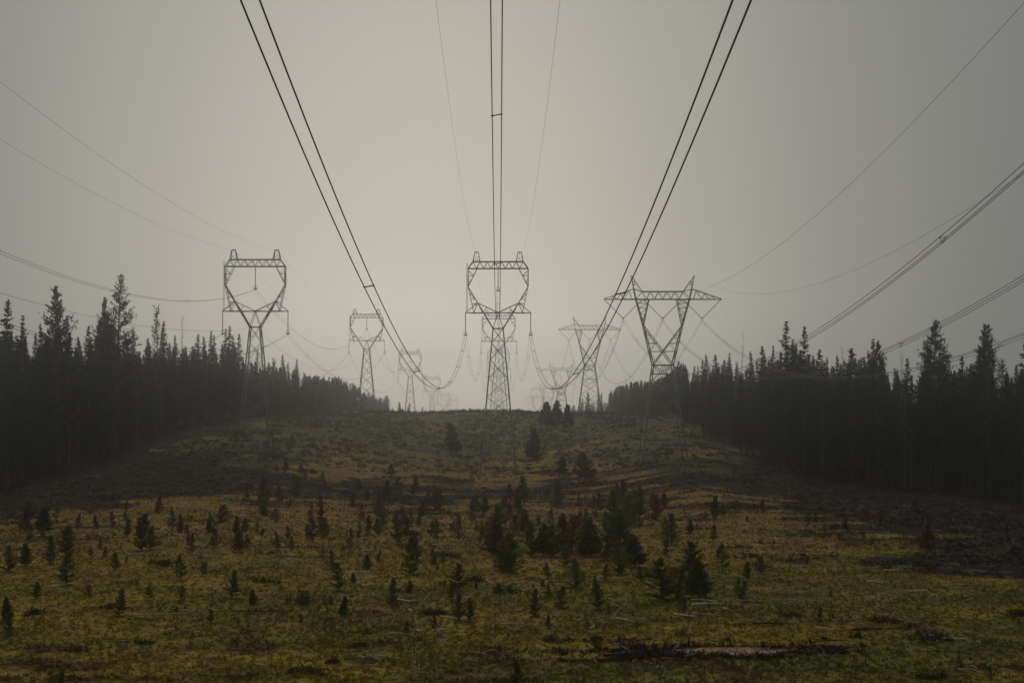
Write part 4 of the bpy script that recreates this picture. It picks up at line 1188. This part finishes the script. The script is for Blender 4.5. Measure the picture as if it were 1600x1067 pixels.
for Y, px, py, lab in ((665, 921.4, 495, 'second flat-beamed pylon, standing on the crest right of the three dark pines'), (920, 877, 567, 'third flat-beamed pylon, hazy behind the three dark pines'), (1230, 856, 598, 'fourth flat-beamed pylon, faint left of the three dark pines'),
                       (1526, 840, 612, 'fifth flat-beamed pylon, barely visible in the haze')):
    TR.append(put_tower(vt, False, Y, px, py, 40.6, lab, GV))

# ---------------------------------------------------------------- conductors
def tw(T, x, zr, kind='w'):
    """point on a tower: x offset, height above the waist"""
    top = 17.4 if kind == 'w' else 19.7
    return np.array([T['X'] + x, T['Y'], T['z'] + (T['H'] - top + zr) * T['s']])

def span(name, p0, p1, c, wires, rad, mat, label, cat, group, spacer=None, X_of=None):
    """one span from p0 (nearer the camera) to p1 (at a tower); sag curvature c; wires = list of (dx, dz)"""
    L = p1[1] - p0[1]
    n = max(16, int(L / 5))
    q = np.linspace(0, 1, n + 1)
    y = p0[1] + L * q
    x = p0[0] + (p1[0] - p0[0]) * q
    z = p0[2] + (p1[2] - p0[2]) * q - c * (q * L) * ((1 - q) * L)
    ctr = np.stack([x, y, z], 1)
    if len(wires) == 1:
        g = Geo(); g.tube(ctr, rad, 5)
        o = link(name, g.mesh(name, mat, True)); tag(o, label, cat, group); return o
    root = empty(name, tuple(p1))
    off = np.array(p1)
    for dx, dz in wires:
        g = Geo(); g.tube(ctr - off + np.array([dx, 0, dz]), rad, 5)
        link('wire', g.mesh('wire', mat, True), root)
    for ys in (spacer or []):
        if not (p0[1] < ys < p1[1]): continue
        pc = np.array([np.interp(ys, y, ctr[:, k]) for k in range(3)]) - off
        g = Geo()
        for i in range(len(wires)):
            j = (i + 1) % len(wires)
            if len(wires) == 2 and i == 1: break
            g.bar(pc + (wires[i][0], 0, wires[i][1]), pc + (wires[j][0], 0.0, wires[j][1]), 0.055 if len(wires) == 2 else 0.03)
        for dx, dz in wires: g.bar(pc + (dx, -0.12, dz), pc + (dx, 0.12, dz), 0.10 if len(wires) == 2 else 0.06)
        link('spacer', g.mesh('spacer', M_WIRE), root)
    tag(root, label, cat, group)
    return root

def near_fit(T, x, zr, kind, pts, Yend):
    """near span: parabola through the tower clamp and two sightings (w, h) of the wire, which hangs in the plane X = const"""
    p1 = tw(T, x, zr, kind); X = p1[0]
    Ys = [p1[1]]; Zs = [p1[2]]
    for wv, h in pts:
        Yq = F * X / wv; Ys.append(Yq); Zs.append(h * Yq / F)
    A = np.stack([np.array(Ys) ** 2, Ys, np.ones(len(Ys))], 1)
    a, b, c = np.linalg.lstsq(A * np.array([20] + [1] * (len(Ys) - 1))[:, None], np.array(Zs) * np.array([20] + [1] * (len(Ys) - 1)), rcond=None)[0]
    p0 = np.array([X, Yend, a * Yend ** 2 + b * Yend + c])
    return p0, p1, a

B2 = [(-0.285, -0.05), (0.285, 0.05)]
B3 = [(-0.21, 0.17), (0.21, 0.17), (0.0, -0.16)]
PH = ['left', 'middle', 'right']
YN = -25
GC = 'bundles of conductor wires'; GE = 'thin earth wires on the tower tops'
wclamp = [(-7.5, -1.62), (0.0, 8.48), (7.5, -1.62)]
# middle line, overhead
ptsC = [[(-92, 13), (-203, 169), (-392, 620)], None, [(81, 12), (120, 40), (378, 620)]]
side = {}
for i in (0, 2):
    p0, p1, c = near_fit(TC[0], wclamp[i][0], wclamp[i][1], 'w', ptsC[i], YN); side[i] = (p0, p1, c)
for i in range(3):
    if i == 1:
        p1 = tw(TC[0], *wclamp[1]); p0 = np.array([p1[0] + 0.47, YN, side[0][0][2] + (p1[2] - side[0][1][2])]); c = side[0][2]
        sp = [40, 93, 146, 205, 265, 320]
    else:
        p0, p1, c = side[i]; sp = [38, 94, 147, 200, 245, 290, 325] if i == 0 else [36, 89, 141, 208, 283, 322]
    span('conductor_bundle', p0, p1, c, B2, 0.034, M_WIRE, f'{PH[i]} pair of thick dark wires overhead, coming from the middle tower to the camera', 'power line', GC, sp)
# earth wires of the middle line
for m, pts in ((-1, [(-70, 388), (-101, 620)]), (1, [(64, 388), (93, 620)])):
    p0, p1, c = near_fit(TC[0], m * 4.95, 17.2, 'w', pts, YN)
    span('earth_wire', p0, p1, c, [(0, 0)], 0.011, M_WIRE, f'thin wire rising from the {"left" if m < 0 else "right"} peak of the middle tower, overhead', 'power line', GE)
# left line
p0m, p1m, cm_ = near_fit(TL[0], 0.0, 8.48, 'w', [(-507, 150), (-782, 226)], 60)
span('conductor_bundle', p0m, p1m, cm_, B2, 0.022, M_WIRE, 'middle pair of wires of the left line crossing the sky above the left wood', 'power line', GC, [118, 172, 223, 276, 320])
p0, p1, c = near_fit(TL[0], 7.5, -1.62, 'w', [(-368, 78.5), (-782, 116)], 60)
span('conductor_bundle', p0, p1, c, B2, 0.022, M_WIRE, 'right pair of wires of the left line dipping in front of the left wood', 'power line', GC, [118, 172, 223, 276, 320])
p1 = tw(TL[0], *wclamp[0]); p0 = np.array([p1[0], 60, p0m[2] + (p1[2] - p1m[2])])
span('conductor_bundle', p0, p1, cm_, B2, 0.022, M_WIRE, 'left pair of wires of the left line, hanging before the left wood', 'power line', GC, [118, 172, 223, 276, 320])
for m, pts in ((-1, [(-617, 308.5), (-782, 402)]), (1, [(-530, 313), (-782, 492)])):
    p0, p1, c = near_fit(TL[0], m * 4.95, 17.2, 'w', pts, 60)
    span('earth_wire', p0, p1, c, [(0, 0)], 0.013, M_WIRE, f'{"lower" if m < 0 else "upper"} thin wire sloping from the left photo edge to the left tower top', 'power line', GE)
p0, p1, c = near_fit(TL[0], 0.0, 0.1, 'w', [(-467, 103), (-782, 162)], 60)
span('fibre_cable', p0, p1, c, [(0, 0)], 0.02, M_WIRE, 'single cable running behind the left wood tops to the waist of the left tower', 'power line', 'cable tied to the waist of the left line')
# right line
vclamp = [(-9.06, 9.9), (0, 9.9), (9.06, 9.9)]
for i, pts in enumerate(([(231, 69), (482, 88), (818, 358)], [(598.6, 70), (427, 27), (818, 184)], [(415, 48), (567, 29), (818, 96)])):
    p0, p1, c = near_fit(TR[0], vclamp[i][0], vclamp[i][1], 'v', pts, 45)
    lab = ['upper triple bundle of wires rising to the right photo edge', 'second triple bundle of wires rising to the right photo edge', 'lowest triple bundle of wires, sunk before the right wood'][i]
    span('conductor_bundle', p0, p1, c, B3, 0.022, M_WIRE3, lab, 'power line', GC, [[62, 98, 150, 205, 262, 318], [75, 143, 200, 262, 318], [95, 162, 215, 262, 318]][i])
for m, pts in ((-1, [(449, 247), (818, 615)]), (1, [(548, 196), (764, 314)])):
    p0, p1, c = near_fit(TR[0], m * 7.2, 19.6, 'v', pts, 45)
    span('earth_wire', p0, p1, c, [(0, 0)], 0.013, M_WIRE3, f'{"upper" if m < 0 else "lower"} thin wire sweeping from the right tower top to the right photo edge', 'power line', GE)
# spans beyond the first towers
for TT, nm, cl, kd, cc_, wires in ((TL, 'left', wclamp, 'w', 5.0e-4, B2), (TC, 'middle', wclamp, 'w', 5.0e-4, B2), (TR, 'right', vclamp, 'v', 6.8e-4, B3)):
    for k in range(len(TT) - 1):
        if k >= 4: break
        a, b = TT[k], TT[k + 1]
        where = ['first and second', 'second and third', 'third and fourth', 'fourth and fifth'][k]
        for i in range(3):
            pa, pb = tw(a, *cl[i], kd), tw(b, *cl[i], kd)
            ys = [pa[1] + s_ for s_ in (35, 90, 150, 210, 262)] if k < 2 else None
            if k < 3:
                span('conductor_bundle', pa, pb, cc_, wires, 0.022, M_WIRE3, f'{PH[i]} conductor bundle between the {where} towers of the {nm} line', 'power line', GC, ys)
        if k < 2:
            for m in (-1, 1):
                pk = (m * 4.95, 17.2) if kd == 'w' else (m * 7.2, 19.6)
                span('earth_wire', tw(a, *pk, kd), tw(b, *pk, kd), cc_ * 0.7, [(0, 0)], 0.011, M_WIRE3, f'{"left" if m < 0 else "right"} thin earth wire between the {where} towers of the {nm} line', 'power line', GE)
        if nm == 'left' and k < 1:
            span('fibre_cable', tw(a, 0, 0.1), tw(b, 0, 0.1), 4.4e-4, [(0, 0)], 0.02, M_WIRE3, 'single cable between the waists of the first and second left towers', 'power line', 'cable tied to the waist of the left line')

# small white round marker on a post in front of the hazy end of the left wood
X, Y, Z = at(559, 625.5, 500)
zb = float(zg(X, Y))
mk = empty('marker_post', (X, Y, zb))
g = Geo(); g.tube([(0, 0, -0.3), (0, 0, Z - zb)], 0.06, 6); link('post', g.mesh('post', M_STEEL, True), mk)
g = Geo()
th = np.linspace(0, math.pi, 9)
g.tube(np.stack([0 * th, 0 * th, Z - zb + 0.3 - 0.45 * np.cos(th)], 1), np.maximum(0.45 * np.sin(th), 0.005), 12)
link('marker_ball', g.mesh('marker_ball', M_WHITE, True), mk)
tag(mk, 'small white round marker in front of the hazy end of the left wood', 'marker')

# ---------------------------------------------------------------- haze
HAZE = 6.0e-4
x0, x1, y0, y1, z0, z1 = -1600, 1600, -140, 2400, -60, 62
V = [(x, y, z) for x in (x0, x1) for y in (y0, y1) for z in (z0, z1)]
Fq = [(0, 1, 3, 2), (4, 6, 7, 5), (0, 4, 5, 1), (2, 3, 7, 6), (0, 2, 6, 4), (1, 5, 7, 3)]
hm = bpy.data.materials.new('smoke_haze'); hm.use_nodes = True
t = hm.node_tree
for n_ in list(t.nodes): t.nodes.remove(n_)
mo = N(t, 'ShaderNodeOutputMaterial'); pv = N(t, 'ShaderNodeVolumePrincipled')
pv.inputs['Density'].default_value = HAZE
pv.inputs['Color'].default_value = (0.95, 0.97, 0.98, 1)
pv.inputs['Anisotropy'].default_value = 0.94
t.links.new(pv.outputs[0], mo.inputs['Volume'])
hz = link('haze', mesh_np('haze', V, Fq, hm))
tag(hz, 'thin grey wildfire smoke filling the air over the whole corridor', 'haze', kind='stuff')
